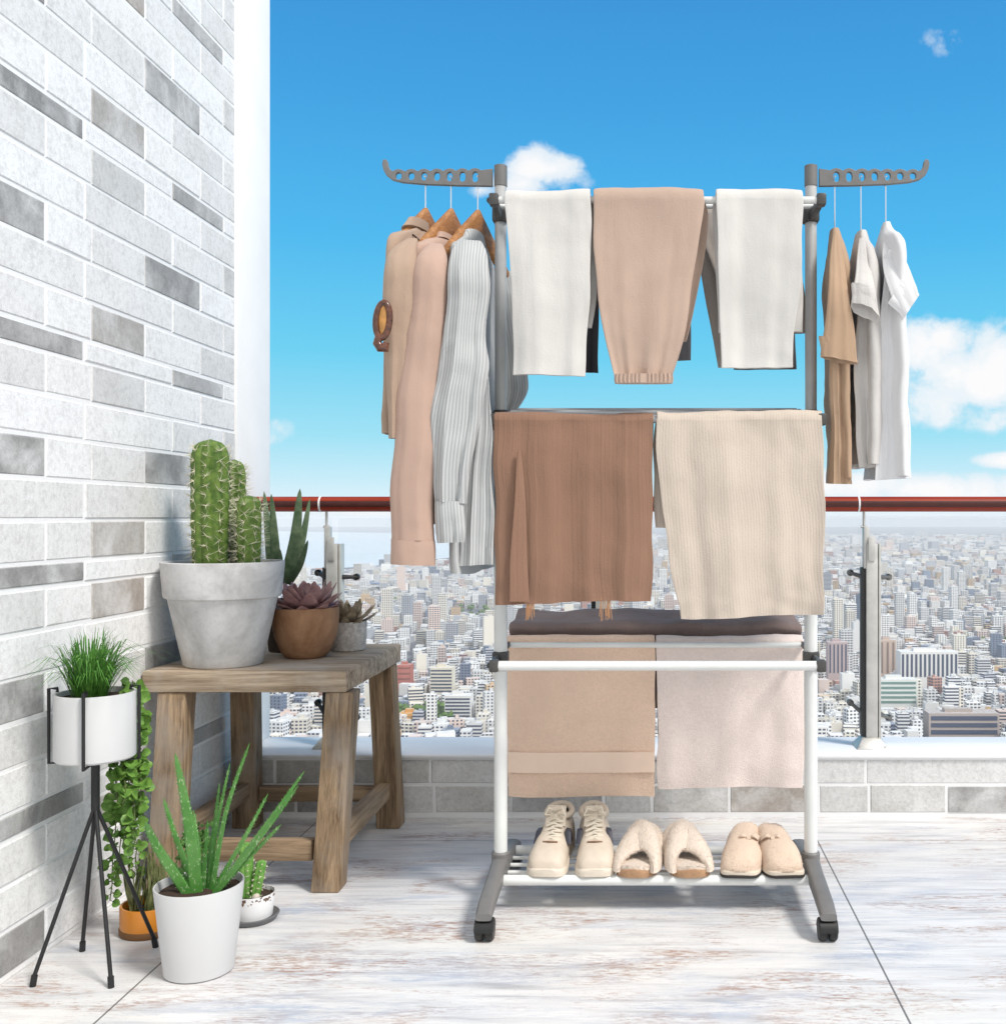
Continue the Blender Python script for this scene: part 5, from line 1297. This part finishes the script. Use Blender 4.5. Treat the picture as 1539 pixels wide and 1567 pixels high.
# landmarks near the right post and behind the stool, each with its own window bands
wb = plain('blue_window_band', (.05, .07, .13), .3); wg = plain('green_window_band', (.16, .28, .25), .3)
def landmark(px, pyt, pyb, wpx, Y_, c_, nb, bm_, label, depth=22, vert=False, frac=.5):
    x_ = XP(px, Y_); hw = wpx / 2 * Y_ / F; zt = ZP(pyt, Y_); zb_ = max(GZ, ZP(pyb, Y_) - 30)
    o = empty('office_block', (x_, Y_ + depth / 2, GZ), label, 'building')
    mb = MB(); mb.curc = (*c_, 0); mb.box((x_ - hw, Y_, GZ), (x_ + hw, Y_ + depth, zt)); mb.curc = None; mb.build('wall', FM, o, smooth=False)
    zt2, zb2 = zt - 3.0, ZP(pyb, Y_)
    for k in range(nb):
        if vert:
            x0 = x_ - hw + 2 * hw * (k + .5 - frac / 2) / nb; x1 = x0 + 2 * hw * frac / nb; mb = MB(); mb.box((x0, Y_ - .35, zb2), (x1, Y_ + .1, zt2))
        else:
            z1 = zt2 - (zt2 - zb2) * k / nb; z0 = z1 - (zt2 - zb2) * frac / nb; mb = MB(); mb.box((x_ - hw * .94, Y_ - .35, z0), (x_ + hw * .94, Y_ + .1, z1))
        mb.build('window_band', bm_, o, smooth=False)
    mb = MB(); mb.curc = (*tuple(v * .95 for v in c_), 0); mb.box((x_ - hw * .5, Y_ + depth * .3, zt), (x_ + hw * .3, Y_ + depth * .7, zt + 4)); mb.curc = None; mb.build('rooftop_hut', FM, o, smooth=False)
landmark(1422, 998, 1036, 88, 1450, (.82, .81, .79), 13, wb, 'wide white office block with tall narrow window slots right of the post', 30, True)
landmark(1372, 1040, 1080, 62, 1330, (.78, .80, .77), 5, wg, 'white block with rows of greenish windows beside the right railing post')
landmark(1475, 1092, 1128, 108, 1180, (.44, .37, .34), 3, wb, 'low dark-banded office block at the right corner above the sill', 26, False, .62)
landmark(1282, 983, 1030, 30, 1500, (.52, .40, .40), 5, wb, 'slim pinkish tower left of the right railing post', 20, True, .4)
landmark(1358, 980, 1030, 26, 1520, (.58, .44, .36), 3, plain('tan_window_band', (.25, .17, .14), .5), 'tan tower just behind the right railing post', 20, True, .35)
landmark(618, 1018, 1046, 20, 1500, (.50, .15, .11), 3, plain('red_window_band', (.28, .08, .06), .5), 'small red brick building right of the stool top', 20, False, .3)
landmark(625, 1092, 1112, 30, 1240, (.70, .36, .08), 4, plain('amber_window_band', (.45, .28, .12), .5), 'orange building low down right of the stool leg', 20, False, .4)
landmark(675, 1022, 1062, 34, 1420, (.76, .70, .58), 7, wb, 'cream apartment block between the stool and the rack', 22, False, .42)
landmark(700, 1065, 1100, 40, 1290, (.80, .79, .77), 6, wb, 'white apartment block low down beside the rack post', 22, False, .45)
landmark(628, 905, 925, 40, 3400, (.20, .27, .42), 3, wb, 'dark blue hall on the far waterfront', 60)
landmark(560, 892, 915, 38, 3600, (.20, .28, .45), 3, wb, 'long dark blue warehouse nearest the bay', 60)
# green pockets between the houses
tm = leafm('park_leaves', (.04, .10, .02), (.14, .24, .05), .12, .8)
mb = MB(); rt = random.Random(77); nT = 0
for k in range(5200):
    yy_ = 1000 + 5200 * rt.random() ** 1.8; xx = rt.uniform(-.5, .48) * yy_
    if mnoise.noise(Vector((xx * .0032, yy_ * .0026, 4.2))) > .43 and not in_bay(xx, yy_):
        for q in range(5):
            r_ = rt.uniform(3, 6.5); cx_, cy_, cz_ = xx + rt.uniform(-7, 7), yy_ + rt.uniform(-7, 7), GZ + rt.uniform(4, 12)
            t0 = rt.uniform(0, 6)
            vs = [(cx_, cy_, cz_ + r_)] + [(cx_ + r_ * rt.uniform(.7, 1.1) * math.cos(t0 + a * PI / 3), cy_ + r_ * rt.uniform(.7, 1.1) * math.sin(t0 + a * PI / 3), cz_ + rt.uniform(-.2, .4) * r_) for a in range(6)] + [(cx_, cy_, GZ)]
            mb.add(vs, [(0, 1 + a, 1 + (a + 1) % 6) for a in range(6)] + [(7, 1 + (a + 1) % 6, 1 + a) for a in range(6)])
tag(mb.build('park_trees', tm, smooth=False), kind='stuff')

# =================================================================== HAZE
m_h = bpy.data.materials.new('haze'); m_h.use_nodes = True; nt = m_h.node_tree
for n_ in list(nt.nodes):
    if n_.type == 'BSDF_PRINCIPLED': nt.nodes.remove(n_)
pv = N(nt, 'ShaderNodeVolumePrincipled'); pv.inputs['Color'].default_value = (.99, .99, 1.0, 1); pv.inputs['Density'].default_value = 0.5 / 6500; pv.inputs['Anisotropy'].default_value = 0.0
L(nt, pv.outputs[0], nt.nodes['Material Output'].inputs['Volume'])
mb = MB(); mb.box((-15800, -40, GZ - 2), (15800, 25500, 8.0))
tag(mb.build('haze', m_h, smooth=False), kind='stuff')

sc.cycles.max_bounces = 8; sc.cycles.transparent_max_bounces = 12; sc.cycles.volume_bounces = 1
sc.cycles.use_denoising = True
